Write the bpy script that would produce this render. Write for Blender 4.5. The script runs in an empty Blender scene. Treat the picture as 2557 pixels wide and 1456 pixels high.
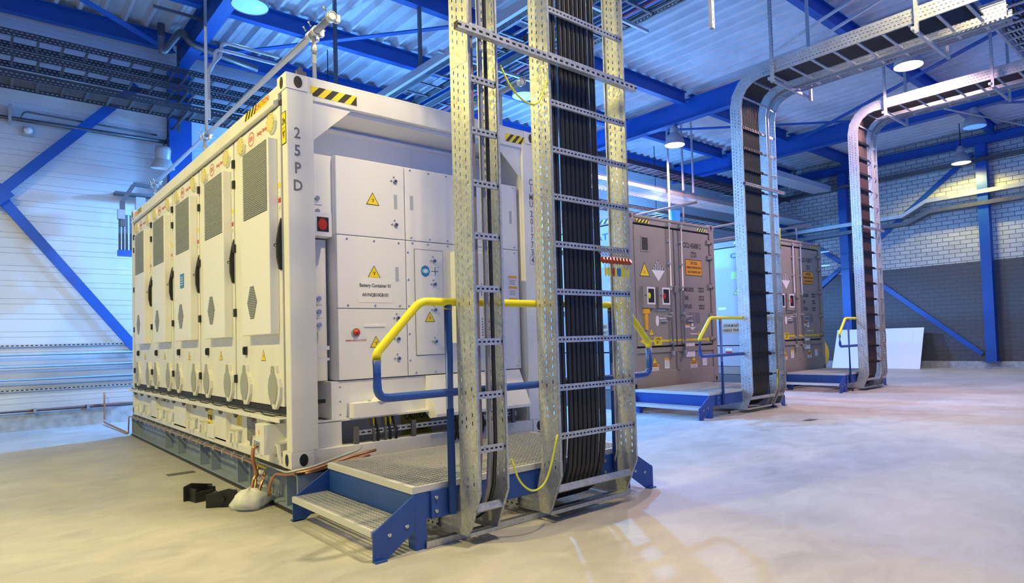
import bpy, math, random
from mathutils import Vector, Matrix
random.seed(7)
sc = bpy.context.scene
col = sc.collection
PI = math.pi

# ------------------------------------------------------------------ camera
def set_camera():
    x, y, z, yaw, pit, rol, f, cx, cy = (-1.7133, -4.6763, 1.1856, 0.72647, 0.03719, -0.03, 1605.35, 1355.4, 789.27)
    W, H = 2557.0, 1456.0
    fw = Vector((math.sin(yaw)*math.cos(pit), math.cos(yaw)*math.cos(pit), math.sin(pit)))
    r0 = Vector((math.cos(yaw), -math.sin(yaw), 0)); u0 = r0.cross(fw)
    r = math.cos(rol)*r0 + math.sin(rol)*u0
    u = -math.sin(rol)*r0 + math.cos(rol)*u0
    m = Matrix((( r.x, u.x, -fw.x, x), (r.y, u.y, -fw.y, y), (r.z, u.z, -fw.z, z), (0, 0, 0, 1)))
    cd = bpy.data.cameras.new('camera'); co = bpy.data.objects.new('camera', cd); col.objects.link(co)
    co.matrix_world = m
    cd.sensor_width = 36; cd.lens = f/W*36
    cd.shift_x = (W/2-cx)/W; cd.shift_y = (cy-H/2)/W
    cd.clip_start = .02; cd.clip_end = 200
    sc.camera = co
set_camera()

# ------------------------------------------------------------------ world, exposure
w = bpy.data.worlds.new('world'); sc.world = w; w.use_nodes = True
bg = w.node_tree.nodes['Background']
# dim sky above; blue glow added below the horizon to tint the roof
nt_ = w.node_tree
tc_ = nt_.nodes.new('ShaderNodeTexCoord'); sp_ = nt_.nodes.new('ShaderNodeSeparateXYZ'); rp_ = nt_.nodes.new('ShaderNodeValToRGB')
nt_.links.new(tc_.outputs['Generated'], sp_.inputs[0]); 
mr_ = nt_.nodes.new('ShaderNodeMapRange'); mr_.inputs[1].default_value = -1; mr_.inputs[2].default_value = 1
nt_.links.new(sp_.outputs[2], mr_.inputs[0]); nt_.links.new(mr_.outputs[0], rp_.inputs[0])
rp_.color_ramp.elements[0].position = .46; rp_.color_ramp.elements[0].color = (.06, .52, 2.6, 1)
rp_.color_ramp.elements[1].position = .54; rp_.color_ramp.elements[1].color = (.14, .16, .20, 1)
nt_.links.new(rp_.outputs[0], bg.inputs[0]); bg.inputs[1].default_value = .8
sc.view_settings.view_transform = 'Standard'; sc.view_settings.look = 'None'
sc.view_settings.gamma = 1; sc.view_settings.exposure = .3
sc.view_settings.use_curve_mapping = False

# lamps of the hall, last row added unseen bulbs: (x, y, z of the aperture, colour, watts, glow strength)
YEL = (1.0, .82, .20); WRM = (1.0, .80, .42); WHT = (.60, .70, 1.0); BLU = (.13, .42, 1.0); PNK = (1.0, .62, .64)
LAMPS = [
    (1.12, 4.35, 5.86, BLU, 200, 1.2), (6.10, 4.45, 5.80, BLU, 2300, 3), (10.95, 4.60, 5.78, PNK, 700, 22),
    (10.85, -.62, 5.90, PNK, 800, 26), (15.60, -.40, 5.80, BLU, 260, .5), (19.0, .80, 5.78, YEL, 260, 10),
    (-3.85, -.60, 5.85, YEL, 1200, 12), (1.12, -3.0, 5.85, WRM, 1100, 12), (6.10, -2.6, 5.85, WRM, 320, 12),
    (-3.85, 3.85, 5.85, YEL, 420, 12),
    (3.40, 7.10, 4.80, BLU, 1500, 30), (8.9, 7.3, 4.3, BLU, 1900, 30), (13.6, 7.3, 4.3, BLU, 1000, 30),
]

# ------------------------------------------------------------------ materials
MATS = {}
def newmat(name):
    m = bpy.data.materials.new(name); m.use_nodes = True
    nt = m.node_tree; b = nt.nodes['Principled BSDF']
    return m, nt, b
def N(nt, t, **kw):
    n = nt.nodes.new(t)
    for k, v in kw.items():
        if k in n.inputs: n.inputs[k].default_value = v
        else: setattr(n, k, v)
    return n
def math_(nt, op, a, b=None, c=None):
    n = nt.nodes.new('ShaderNodeMath'); n.operation = op
    for i, v in enumerate((a, b, c)):
        if v is None: continue
        if isinstance(v, (int, float)): n.inputs[i].default_value = v
        else: nt.links.new(v, n.inputs[i])
    return n.outputs[0]
def mixc(nt, fac, a, b):
    n = nt.nodes.new('ShaderNodeMix'); n.data_type = 'RGBA'
    for s, v in (('Factor', fac), ('A', a), ('B', b)):
        inp = [i for i in n.inputs if i.name == s and (i.type == 'RGBA' or s == 'Factor' and i.type == 'VALUE')][0]
        if isinstance(v, (int, float)): inp.default_value = v
        elif isinstance(v, tuple): inp.default_value = (*v[:3], 1)
        else: nt.links.new(v, inp)
    return [o for o in n.outputs if o.type == 'RGBA'][0]
def mat(name, c, rough=.5, metal=0., var=.0, vs=6., spec=.5, emit=None, es=0, bump=0, bs=40, stretch=None):
    if name in MATS: return MATS[name]
    m, nt, b = newmat(name)
    b.inputs['Base Color'].default_value = (*c, 1); b.inputs['Roughness'].default_value = rough
    b.inputs['Metallic'].default_value = metal; b.inputs['Specular IOR Level'].default_value = spec
    if var or bump:
        tc = N(nt, 'ShaderNodeTexCoord'); vec = tc.outputs['Object']
        if stretch:
            mp = N(nt, 'ShaderNodeMapping'); mp.inputs['Scale'].default_value = stretch
            nt.links.new(vec, mp.inputs[0]); vec = mp.outputs[0]
    if var:
        no = N(nt, 'ShaderNodeTexNoise'); no.inputs['Scale'].default_value = vs; no.inputs['Detail'].default_value = 6
        nt.links.new(vec, no.inputs['Vector'])
        f = math_(nt, 'MULTIPLY_ADD', no.outputs[0], 2.4, -.7)
        cl = N(nt, 'ShaderNodeClamp'); nt.links.new(f, cl.inputs[0])
        lo = tuple(x*(1-var) for x in c); hi = tuple(min(1, x*(1+var*.6)) for x in c)
        nt.links.new(mixc(nt, cl.outputs[0], lo, hi), b.inputs['Base Color'])
    if bump:
        no = N(nt, 'ShaderNodeTexNoise'); no.inputs['Scale'].default_value = bs
        nt.links.new(vec, no.inputs['Vector'])
        bp = N(nt, 'ShaderNodeBump'); bp.inputs['Strength'].default_value = bump; bp.inputs['Distance'].default_value = .01
        nt.links.new(no.outputs[0], bp.inputs['Height']); nt.links.new(bp.outputs[0], b.inputs['Normal'])
    if emit:
        b.inputs['Emission Color'].default_value = (*emit, 1); b.inputs['Emission Strength'].default_value = es
    MATS[name] = m; return m
def galv_nodes(nt, b, vec, c=(.50, .52, .53)):
    vo = N(nt, 'ShaderNodeTexVoronoi'); vo.inputs['Scale'].default_value = 70
    nt.links.new(vec, vo.inputs['Vector'])
    no = N(nt, 'ShaderNodeTexNoise'); no.inputs['Scale'].default_value = 5; nt.links.new(vec, no.inputs['Vector'])
    s = N(nt, 'ShaderNodeSeparateColor'); nt.links.new(vo.outputs['Color'], s.inputs[0])
    f = math_(nt, 'ADD', math_(nt, 'MULTIPLY', s.outputs[0], .45), math_(nt, 'MULTIPLY', no.outputs[0], .7))
    cc = mixc(nt, f, tuple(x*.72 for x in c), tuple(min(1, x*1.35) for x in c))
    nt.links.new(cc, b.inputs['Base Color'])
    b.inputs['Metallic'].default_value = .55
    nt.links.new(math_(nt, 'MULTIPLY_ADD', s.outputs[1], .15, .32), b.inputs['Roughness'])
def galv(name='galvanised_steel', c=(.50, .52, .53)):
    if name in MATS: return MATS[name]
    m, nt, b = newmat(name)
    tc = N(nt, 'ShaderNodeTexCoord'); galv_nodes(nt, b, tc.outputs['Object'], c)
    MATS[name] = m; return m
def slotted(name, L, Wx, rows, period=.05, slot=.024, hw=.004, c=(.50, .52, .53), stagger=True, see=True):
    """galvanised sheet with punched slots; L length axis, Wx width axis, rows slot centre lines (object space)"""
    if name in MATS: return MATS[name]
    m, nt, b = newmat(name)
    tc = N(nt, 'ShaderNodeTexCoord'); vec = tc.outputs['Object']
    galv_nodes(nt, b, vec, c)
    sx = N(nt, 'ShaderNodeSeparateXYZ'); nt.links.new(vec, sx.inputs[0])
    l = sx.outputs['XYZ'.index(L)]; wv = sx.outputs['XYZ'.index(Wx)]
    tot = None
    for i, r in enumerate(rows):
        ph = math_(nt, 'FRACT', math_(nt, 'MULTIPLY_ADD', l, 1/period, 50 + (.5 if (i % 2 and stagger) else 0)))
        a = math_(nt, 'LESS_THAN', ph, slot/period)
        bb = math_(nt, 'LESS_THAN', math_(nt, 'ABSOLUTE', math_(nt, 'SUBTRACT', wv, r)), hw)
        k = math_(nt, 'MULTIPLY', a, bb)
        tot = k if tot is None else math_(nt, 'MAXIMUM', tot, k)
    out = nt.nodes['Material Output']
    mx = N(nt, 'ShaderNodeMixShader')
    if see: t = N(nt, 'ShaderNodeBsdfTransparent')
    else: t = N(nt, 'ShaderNodeBsdfDiffuse'); t.inputs[0].default_value = (.03, .035, .04, 1)
    nt.links.new(tot, mx.inputs[0]); nt.links.new(b.outputs[0], mx.inputs[1]); nt.links.new(t.outputs[0], mx.inputs[2])
    nt.links.new(mx.outputs[0], out.inputs[0])
    MATS[name] = m; return m

WHITE = mat('white_paint', (.80, .80, .78), .42, var=.06, vs=3)
WHITE2 = mat('white_cabinet', (.83, .83, .83), .38)
GREYC = mat('grey_container_paint', (.31, .285, .25), .5, var=.07, vs=3)
GREYD = mat('dark_grey_paint', (.13, .13, .14), .5)
DARKGAP = mat('dark_seal', (.02, .02, .022), .6)
BLACK = mat('black_rubber', (.015, .016, .018), .45)
CABLE = mat('black_cable', (.022, .024, .028), .38)
CABLEG = mat('grey_cable', (.30, .30, .33), .4)
CABLEB = mat('brown_grey_cable', (.23, .19, .17), .4)
BLUEP = mat('blue_platform_paint', (.022, .085, .38), .38, var=.08, vs=4)
YELP = mat('yellow_handrail_paint', (.92, .78, .02), .35)
BEAM = mat('blue_beam_paint', (.010, .085, .38), .42, var=.08, vs=2)
GALV = galv()
GALVD = galv('shaded_galvanised_steel', (.13, .13, .14))  # steel darkened to stand for the weak light on the upper trays
PIPEG = mat('grey_pipe', (.45, .48, .52), .38, .3)
SKID = mat('skid_grey_blue_paint', (.25, .31, .43), .5, var=.12, vs=5)
COPPER = mat('copper', (.62, .30, .16), .35, .8, var=.15)
CONC = mat('plinth_concrete', (.40, .43, .45), .85, var=.25, vs=9, bump=.4, bs=30)
STRIPEY = mat('sign_yellow', (.95, .72, .02), .45)
ORANGE = mat('sign_orange', (.93, .42, .02), .45)
REDM = mat('red_plastic', (.55, .03, .02), .35)
BLK = mat('sign_black', (.012, .012, .012), .5)
WSIGN = mat('sign_white', (.85, .85, .85), .5)
GSIGN = mat('sign_grey', (.16, .17, .18), .5)
BRASS = mat('brass', (.5, .38, .12), .4, .8)
STEEL = mat('bolt_steel', (.55, .56, .58), .3, .85)
GRAT = mat('grating_steel', (.66, .67, .68), .45, .25)
REDL = mat('red_lettering', (.62, .10, .08), .5)
BLUES = mat('sign_blue', (.03, .22, .55), .45)
VIOL = mat('red_cable_sheath', (.42, .04, .06), .45)
SHADEIN = mat('lamp_white_inside', (.75, .78, .80), .35)
LAMPG = mat('lamp_grey_housing', (.42, .42, .42), .45, .3)
DISC = mat('connector_cap_grey', (.36, .37, .35), .5)
DISCY = mat('connector_cap_yellow', (.72, .64, .25), .5)

# ------------------------------------------------------------------ mesh builder
class MB:
    def __init__(s): s.v = []; s.f = []; s.mi = []; s.sm = []; s.mats = []; s.cm = 0; s.smooth = False
    def m(s, ma):
        if ma not in s.mats: s.mats.append(ma)
        s.cm = s.mats.index(ma); return s
    def add(s, vs, fs, smooth=False):
        o = len(s.v); s.v += [tuple(p) for p in vs]
        for f in fs: s.f.append([i+o for i in f]); s.mi.append(s.cm); s.sm.append(smooth)
        return s
    def box(s, x0, x1, y0, y1, z0, z1):
        if x0 > x1: x0, x1 = x1, x0
        if y0 > y1: y0, y1 = y1, y0
        if z0 > z1: z0, z1 = z1, z0
        vs = [(x, y, z) for z in (z0, z1) for y in (y0, y1) for x in (x0, x1)]
        return s.add(vs, [(0, 2, 3, 1), (4, 5, 7, 6), (0, 1, 5, 4), (2, 6, 7, 3), (0, 4, 6, 2), (1, 3, 7, 5)])
    def prism(s, poly, ax, a, b):
        """poly: 2D points in the two other axes (cyclic order), extruded along ax from a to b"""
        n = len(poly)
        def P(p, t):
            return {'x': (t, p[0], p[1]), 'y': (p[0], t, p[1]), 'z': (p[0], p[1], t)}[ax]
        vs = [P(p, a) for p in poly] + [P(p, b) for p in poly]
        fs = [tuple(range(n))[::-1], tuple(range(n, 2*n))] + [(i, (i+1) % n, n+(i+1) % n, n+i) for i in range(n)]
        return s.add(vs, fs)
    def frame(s, d):
        d = Vector(d).normalized(); up = Vector((0, 0, 1)) if abs(d.z) < .95 else Vector((0, 1, 0))
        r = d.cross(up).normalized(); u = r.cross(d).normalized(); return d, r, u
    def bar(s, p0, p1, w, h, roll=0):
        """rectangular bar, w sideways, h up"""
        p0 = Vector(p0); p1 = Vector(p1); d, r, u = s.frame(p1-p0)
        if roll: r, u = r*math.cos(roll)+u*math.sin(roll), u*math.cos(roll)-r*math.sin(roll)
        vs = []
        for p in (p0, p1):
            for a, b in ((-1, -1), (1, -1), (1, 1), (-1, 1)): vs.append(p+r*(a*w/2)+u*(b*h/2))
        return s.add(vs, [(0, 3, 2, 1), (4, 5, 6, 7), (0, 1, 5, 4), (1, 2, 6, 5), (2, 3, 7, 6), (3, 0, 4, 7)])
    def ibeam(s, p0, p1, w, h, tf=.015, tw=.01):
        p0 = Vector(p0); p1 = Vector(p1); d, r, u = s.frame(p1-p0)
        for off, ww, hh in ((h/2-tf/2, w, tf), (-h/2+tf/2, w, tf), (0, tw, h-2*tf)):
            s.bar(p0+u*off, p1+u*off, ww, hh)
        return s
    def tube(s, pts, r, n=10, cap=True, bend=0, seg=5):
        pts = [Vector(p) for p in pts]
        if bend:
            q = [pts[0]]
            for i in range(1, len(pts)-1):
                a, b, c = pts[i-1], pts[i], pts[i+1]
                l = min(bend, (a-b).length*.49, (c-b).length*.49)
                A = b+(a-b).normalized()*l; B = b+(c-b).normalized()*l
                for k in range(seg+1):
                    t = k/seg; q.append((1-t)**2*A+2*t*(1-t)*b+t*t*B)
            q.append(pts[-1]); pts = q
        vs = []; prev = None
        for i, p in enumerate(pts):
            if i == 0: d = pts[1]-pts[0]
            elif i == len(pts)-1: d = pts[-1]-pts[-2]
            else: d = (pts[i+1]-p).normalized()+(p-pts[i-1]).normalized()
            if d.length < 1e-9: d = pts[min(i+1, len(pts)-1)]-pts[max(i-1, 0)]
            d.normalize()
            if prev is None: _, rr, uu = s.frame(d)
            else:
                rr = prev-d*prev.dot(d)
                rr = rr.normalized() if rr.length > 1e-6 else s.frame(d)[1]
                uu = d.cross(rr)
            prev = rr
            for k in range(n):
                a = 2*PI*k/n; vs.append(p+rr*(math.cos(a)*r)+uu*(math.sin(a)*r))
        fs = []
        for i in range(len(pts)-1):
            for k in range(n):
                a = i*n+k; b = i*n+(k+1) % n; fs.append((a, b, b+n, a+n))
        s.add(vs, fs, True)
        if cap:
            o = len(s.v)-len(vs)
            for base in (0, (len(pts)-1)*n):
                s.f.append([o+base+k for k in (range(n) if base else range(n-1, -1, -1))]); s.mi.append(s.cm); s.sm.append(False)
        return s
    def cyl(s, p0, p1, r, n=12): return s.tube([p0, p1], r, n)
    def lathe(s, prof, o, d=(0, 0, 1), n=28, closed=False):
        """prof: (radius, height) pairs round axis d at o"""
        o = Vector(o); d, r, u = s.frame(d); vs = []
        for (rad, h) in prof:
            for k in range(n):
                a = 2*PI*k/n; vs.append(o+d*h+(r*math.cos(a)+u*math.sin(a))*rad)
        fs = []
        m_ = len(prof)
        for i in range(m_-1 if not closed else m_):
            for k in range(n):
                a = i*n+k; b = i*n+(k+1) % n; j = (i+1) % m_
                fs.append((a, b, j*n+(k+1) % n, j*n+k))
        return s.add(vs, fs, True)
    def poly(s, pts, t=.002, nrm=None):
        """flat polygon plate with thickness t along its normal"""
        pts = [Vector(p) for p in pts]
        nv = Vector(nrm) if nrm else (pts[1]-pts[0]).cross(pts[2]-pts[0]).normalized()
        n = len(pts); vs = pts+[p+nv*t for p in pts]
        return s.add(vs, [tuple(range(n))[::-1], tuple(range(n, 2*n))]+[(i, (i+1) % n, n+(i+1) % n, n+i) for i in range(n)])
    def text(s, txt, o, u, v, size, cond=1., align='CENTER', spacing=1.0):
        """text lying in the plane of unit vectors u (reading direction) and v (up), centred on o"""
        cu = bpy.data.curves.new('t', 'FONT'); cu.body = txt; cu.size = size; cu.align_x = align; cu.align_y = 'CENTER'
        cu.space_character = spacing; cu.resolution_u = 2; cu.extrude = .0004; cu.offset = size*.016
        ob = bpy.data.objects.new('t', cu); col.objects.link(ob)
        dg = bpy.context.evaluated_depsgraph_get(); ev = ob.evaluated_get(dg); me = ev.to_mesh()
        o = Vector(o); u = Vector(u); v = Vector(v); nn = u.cross(v)
        vs = [o+u*(p.co.x*cond)+v*p.co.y+nn*(p.co.z+.0005) for p in me.vertices]
        fs = [tuple(p.vertices) for p in me.polygons]
        s.add(vs, fs)
        ev.to_mesh_clear(); bpy.data.objects.remove(ob); bpy.data.curves.remove(cu)
        return s
    def build(s, name, ma=None, parent=None, bev=0, origin=None):
        me = bpy.data.meshes.new(name)
        off = Vector((0, 0, 0))
        pl = None
        if parent is not None: off = wloc(parent)
        elif origin is not None: off = Vector(origin)
        my = Vector(origin) if origin is not None else off
        vs = [Vector(p)-my for p in s.v]
        me.from_pydata([tuple(p) for p in vs], [], s.f)
        ml = s.mats if s.mats else [ma]
        for x in ml: me.materials.append(x)
        me.polygons.foreach_set('material_index', s.mi); me.polygons.foreach_set('use_smooth', s.sm)
        me.update()
        ob = bpy.data.objects.new(name, me); col.objects.link(ob)
        if parent is not None:
            ob.parent = parent; ob.location = my-off
        else: ob.location = my
        WL[ob.name] = my
        if bev:
            b = ob.modifiers.new('bevel', 'BEVEL'); b.width = bev; b.segments = 2; b.limit_method = 'ANGLE'; b.angle_limit = math.radians(50)
        return ob
WL = {}
def wloc(o): return WL.get(o.name, Vector((0, 0, 0)))
def tag(o, label=None, cat=None, group=None, kind=None):
    if label: o['label'] = label
    if cat: o['category'] = cat
    if group: o['group'] = group
    if kind: o['kind'] = kind
    return o
def empty(name, loc, label, cat, group=None):
    o = bpy.data.objects.new(name, None); col.objects.link(o); o.location = loc; o.empty_display_size = .1
    WL[o.name] = Vector(loc)
    return tag(o, label, cat, group)
def dup(o, delta, parent=None, label=None, group=None):
    c = o.copy(); col.objects.link(c)
    if parent is not None: c.parent = parent
    if delta is not None: c.location = Vector(o.location)+Vector(delta)
    WL[c.name] = wloc(o)+Vector(delta or (0, 0, 0))
    for ch in [x for x in bpy.data.objects if x.parent is o]: dup(ch, None, c)
    if label: c['label'] = label
    if group: c['group'] = group
    return c
def struct(name, mb, m=None, **k):
    o = mb.build(name, m, **k); o['kind'] = 'structure'; return o

# ================================================================== the hall
XB, YW, ZR = 20.0, 8.42, 6.9
def floor_mat():
    m, nt, b = newmat('floor_concrete')
    tc = N(nt, 'ShaderNodeTexCoord')
    def noise(sc_, det, st=None, dist=0):
        v = tc.outputs['Object']
        if st:
            mp = N(nt, 'ShaderNodeMapping'); mp.inputs['Scale'].default_value = st; nt.links.new(v, mp.inputs[0]); v = mp.outputs[0]
        n = N(nt, 'ShaderNodeTexNoise'); n.inputs['Scale'].default_value = sc_; n.inputs['Detail'].default_value = det
        n.inputs['Distortion'].default_value = dist
        nt.links.new(v, n.inputs['Vector']); return n.outputs[0]
    a = noise(.9, 6, None, .6); bb = noise(3.2, 9, (1, 1.6, 1), 1.2); c = noise(60, 3)
    f = math_(nt, 'ADD', math_(nt, 'MULTIPLY', a, .9), math_(nt, 'MULTIPLY', bb, .8))
    f = math_(nt, 'ADD', f, math_(nt, 'MULTIPLY', c, .25))
    f = math_(nt, 'MULTIPLY_ADD', f, 1.5, -1.0)
    cl = N(nt, 'ShaderNodeClamp'); nt.links.new(f, cl.inputs[0])
    base = mixc(nt, cl.outputs[0], (.34, .335, .325), (.56, .545, .52))
    # fine pits
    vo = N(nt, 'ShaderNodeTexVoronoi'); vo.inputs['Scale'].default_value = 2.3; nt.links.new(tc.outputs['Object'], vo.inputs['Vector'])
    pit = math_(nt, 'LESS_THAN', vo.outputs['Distance'], .022)
    nt.links.new(mixc(nt, math_(nt, 'MULTIPLY', pit, .7), base, (.12, .11, .10)), b.inputs['Base Color'])
    nt.links.new(math_(nt, 'MULTIPLY_ADD', bb, .3, .38), b.inputs['Roughness'])
    bp = N(nt, 'ShaderNodeBump'); bp.inputs['Strength'].default_value = .12; bp.inputs['Distance'].default_value = .01
    nt.links.new(bb, bp.inputs['Height']); nt.links.new(bp.outputs[0], b.inputs['Normal'])
    return m
struct('floor', MB().box(-9, XB+.3, -11, YW+.3, -.2, 0), floor_mat())

# corrugated roof deck, ribs running along Y
deckm = mat('roof_deck_white', (.56, .60, .66), .62, 0, var=.14, vs=1.6)
d = MB(); per = .317; x = -9.0+.03; prof = []
while x < XB+.2:
    prof += [(x, ZR), (x+.045, ZR), (x+.09, ZR+.095), (x+.135, ZR+.095), (x+.15, ZR+.085), (x+.175, ZR+.085), (x+.19, ZR+.095), (x+.272, ZR+.095)]
    x += per
vs = []
for (xx, zz) in prof: vs += [(xx, -11, zz), (xx, YW+.3, zz)]
d.add(vs, [(2*i, 2*i+1, 2*i+3, 2*i+2) for i in range(len(prof)-1)])
d.box(-9, XB+.3, -11, YW+.3, ZR+.1, ZR+.2)
struct('ceiling', d, deckm)

# siding wall (photo left), horizontal ribs as real grooves
sid = mat('white_siding', (.60, .63, .66), .42, var=.05, vs=2)
d = MB(); pr = [(YW+.25, .27)]; z = .27; k = 0
while z < ZR+.1:
    h = (.155, .085, .20, .085)[k % 4]; k += 1
    pr += [(YW, z+.006), (YW, z+h-.006), (YW+.009, z+h)]
    z += h
pr += [(YW+.25, z)]
d.prism(pr, 'x', -9, XB+.3)
struct('wall_back', d, sid)
struct('baseboard_back', MB().box(-9, XB+.2, YW-.06, YW+.3, 0, .275), CONC)

def brick_mat():
    m, nt, b = newmat('painted_brick')
    tc = N(nt, 'ShaderNodeTexCoord'); mp = N(nt, 'ShaderNodeMapping')
    sx = N(nt, 'ShaderNodeSeparateXYZ'); nt.links.new(tc.outputs['Object'], sx.inputs[0])
    cb = N(nt, 'ShaderNodeCombineXYZ'); nt.links.new(sx.outputs[1], cb.inputs[0]); nt.links.new(sx.outputs[2], cb.inputs[1])
    br = N(nt, 'ShaderNodeTexBrick'); nt.links.new(cb.outputs[0], br.inputs['Vector'])
    br.inputs['Scale'].default_value = 1; br.inputs['Brick Width'].default_value = .30; br.inputs['Row Height'].default_value = .125
    br.inputs['Mortar Size'].default_value = .008; br.inputs['Mortar Smooth'].default_value = .1; br.inputs['Bias'].default_value = 0
    br.inputs['Color1'].default_value = (.60, .61, .60, 1); br.inputs['Color2'].default_value = (.50, .52, .52, 1); br.inputs['Mortar'].default_value = (.10, .12, .14, 1)
    g = mixc(nt, br.outputs['Fac'], (.088, .092, .10), (.066, .07, .078))
    up = math_(nt, 'GREATER_THAN', sx.outputs[2], 3.08)
    nt.links.new(mixc(nt, up, g, br.outputs['Color']), b.inputs['Base Color'])
    b.inputs['Roughness'].default_value = .6
    bp = N(nt, 'ShaderNodeBump'); bp.inputs['Strength'].default_value = .6; bp.inputs['Distance'].default_value = .01; bp.invert = True
    nt.links.new(br.outputs['Fac'], bp.inputs['Height']); nt.links.new(bp.outputs[0], b.inputs['Normal'])
    return m
struct('wall_right', MB().box(XB, XB+.3, -11, YW+.3, 0, ZR+.1), brick_mat())
struct('wall_left', MB().box(-9.3, -9, -11, YW+.3, 0, ZR+.1), sid)
struct('baseboard_right', MB().box(XB-.12, XB, -11, YW-.1, 0, .2), CONC)

# ---- steel structure
def beam(name, p0, p1, w, h, label, cat, group=None, tf=.016):
    o = MB().ibeam(p0, p1, w, h, tf).build(name, BEAM, origin=p0)
    return tag(o, label, cat, group)
RX = [(-3.85, 'far left beyond the frame'), (1.10, 'above the white container'), (6.05, 'behind the two tall foreground cable ladders'),
      (10.9, 'carrying the bright lamp right of the foreground ladders'), (15.7, 'further right behind the second tall cable ladder')]
for x, wh in RX:
    beam('roof_rafter', (x, -10.5, 6.49), (x, YW-.2, 6.49), .20, .48, 'deep blue steel I-beam under the roof, '+wh, 'steel beam')
PY = [(.20, 'nearest the camera'), (4.15, 'second from the camera'),
      (6.25, 'third from the camera'), (8.22, 'along the siding wall')]
for y, wh in PY:
    for i in range(len(RX)):
        x0 = RX[i][0]+.11; x1 = (RX[i+1][0]-.11) if i+1 < len(RX) else XB-.05
        side = ('leftmost bay', 'bay over the white container', 'bay right of it', 'bay with bright lamps', 'bay at the brick wall')[i]
        beam('roof_purlin', (x0, y, 6.74), (x1, y, 6.74), .14, .30, 'blue steel roof purlin, %s, %s' % (wh, side), 'steel beam', tf=.012)
beam('eave_beam', (XB-.16, -10.5, 6.52), (XB-.16, YW-.3, 6.52), .18, .26, 'blue steel beam along the top of the brick wall', 'steel beam')
for y, wh in ((.52, 'right one with the diagonal brace at its foot'), (4.44, 'left one seen between the two curved cable ladders')):
    o = MB().box(XB-.28, XB-.02, y-.13, y+.13, .2, 6.38).box(XB-.34, XB-.0, y-.2, y+.2, .19, .215).build('steel_column', BEAM, origin=(XB-.15, y, .2))
    tag(o, 'blue steel column against the brick wall, '+wh, 'column')
d = MB(); d.box(.92, 1.28, YW-.22, YW-.02, .27, 6.25)
tag(d.build('steel_column', BEAM, origin=(1.1, YW-.1, .27)), 'blue steel column on the white siding wall behind the container', 'column')
for x, wh in ((6.05, 'under the second rafter, mostly hidden by the cable ladders'), (10.9, 'above the grey container, just right of its corner')):
    tag(MB().box(x-.14, x+.14, YW-.25, YW-.02, .27, 6.25).build('steel_column', BEAM, origin=(x, YW-.1, .27)), 'blue steel column on the white siding wall, '+wh, 'column')

def brace(p0, p1, w, label, t=.02, group=None):
    o = MB().bar(p0, p1, w if abs(p0[2]-p1[2]) < .3 else t, t if abs(p0[2]-p1[2]) < .3 else w).build('diagonal_brace', BEAM, origin=p0)
    return tag(o, label, 'brace', group)
# wall braces on the siding wall: an X whose crossing is at the left edge of the photo
yb = YW-.13
def wb(x0, z0, x1, z1, lab, y=yb):
    a = Vector((x1-x0, 0, z1-z0)).normalized(); n = Vector((-a.z, 0, a.x))*.075
    p = [(x0+n.x, z0+n.z), (x1+n.x, z1+n.z), (x1-n.x, z1-n.z), (x0-n.x, z0-n.z)]
    tag(MB().prism(p, 'y', y-.02, y+.02).build('diagonal_brace', BEAM, origin=(x0, y, z0)), lab, 'brace')
wb(-1.42, 3.70, .45, 5.85, 'blue flat brace rising to the right on the white siding wall')
wb(-1.42, 3.70, .55, 1.05, 'blue flat brace falling to the right on the white siding wall', yb+.041)
wb(-3.3, 1.4, -1.50, 3.60, 'blue flat brace coming from the left to the crossing at the left edge', yb+.0)
wb(-3.3, 5.9, -1.52, 3.80, 'blue flat brace rising to the left from the crossing at the left edge', yb+.041)
tag(MB().prism([(-1.62, 3.7), (-1.42, 3.5), (-1.22, 3.7), (-1.42, 3.9)], 'y', yb-.035, yb-.021).build('gusset_plate', BEAM, origin=(-1.42, yb, 3.7)), 'blue steel plate where the wall braces cross at the left edge', 'plate')
# brick wall braces
xb2 = XB-.05
def rb(y0, z0, y1, z1, lab):
    a = Vector((0, y1-y0, z1-z0)).normalized(); n = Vector((0, -a.z, a.y))*.07
    p = [(y0+n.y, z0+n.z), (y1+n.y, z1+n.z), (y1-n.y, z1-n.z), (y0-n.y, z0-n.z)]
    tag(MB().prism(p, 'x', xb2-.02, xb2+.02).build('diagonal_brace', BEAM, origin=(xb2, y0, z0)), lab, 'brace')
rb(.78, .40, 4.22, 3.28, 'blue brace falling to the foot of the right column on the brick wall')
rb(4.22, 3.48, .78, 6.2, 'blue brace climbing the brick wall towards the roof')
rb(4.68, 3.28, 8.2, .5, 'blue brace on the brick wall falling away left of the far column')
rb(4.68, 3.48, 8.2, 6.2, 'blue brace on the brick wall rising away left of the far column')
# roof braces
brace((-3.7, 4.3, 6.50), (.95, 8.05, 6.50), .12, 'blue flat brace under the dark roof corner at top left')
brace((1.25, 8.05, 6.5), (5.9, 2.2, 6.5), .10, 'blue flat brace crossing the roof above the white container')
brace((11.05, 6.1, 6.52), (15.55, 1.6, 6.52), .12, 'blue flat roof brace seen left of the far curved cable ladder')
brace((15.5, 3.9, 6.5), (11.1, -3.4, 6.5), .12, 'blue flat roof brace right of the bright lamp between the two cable trays')
brace((15.85, -.1, 6.5), (19.7, -3.4, 6.5), .12, 'blue flat roof brace near the brick wall above the unlit lamp')
# white boxed duct in the far corner
o = MB().box(15.9, 19.7, 4.75, 5.35, 5.86, 6.02).build('ceiling_panel', mat('duct_white', (.6, .62, .66), .5), origin=(15.9, 5, 5.86))
tag(o, 'long flat white ceiling panel hanging in the far corner by the brick wall', 'panel')

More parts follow.
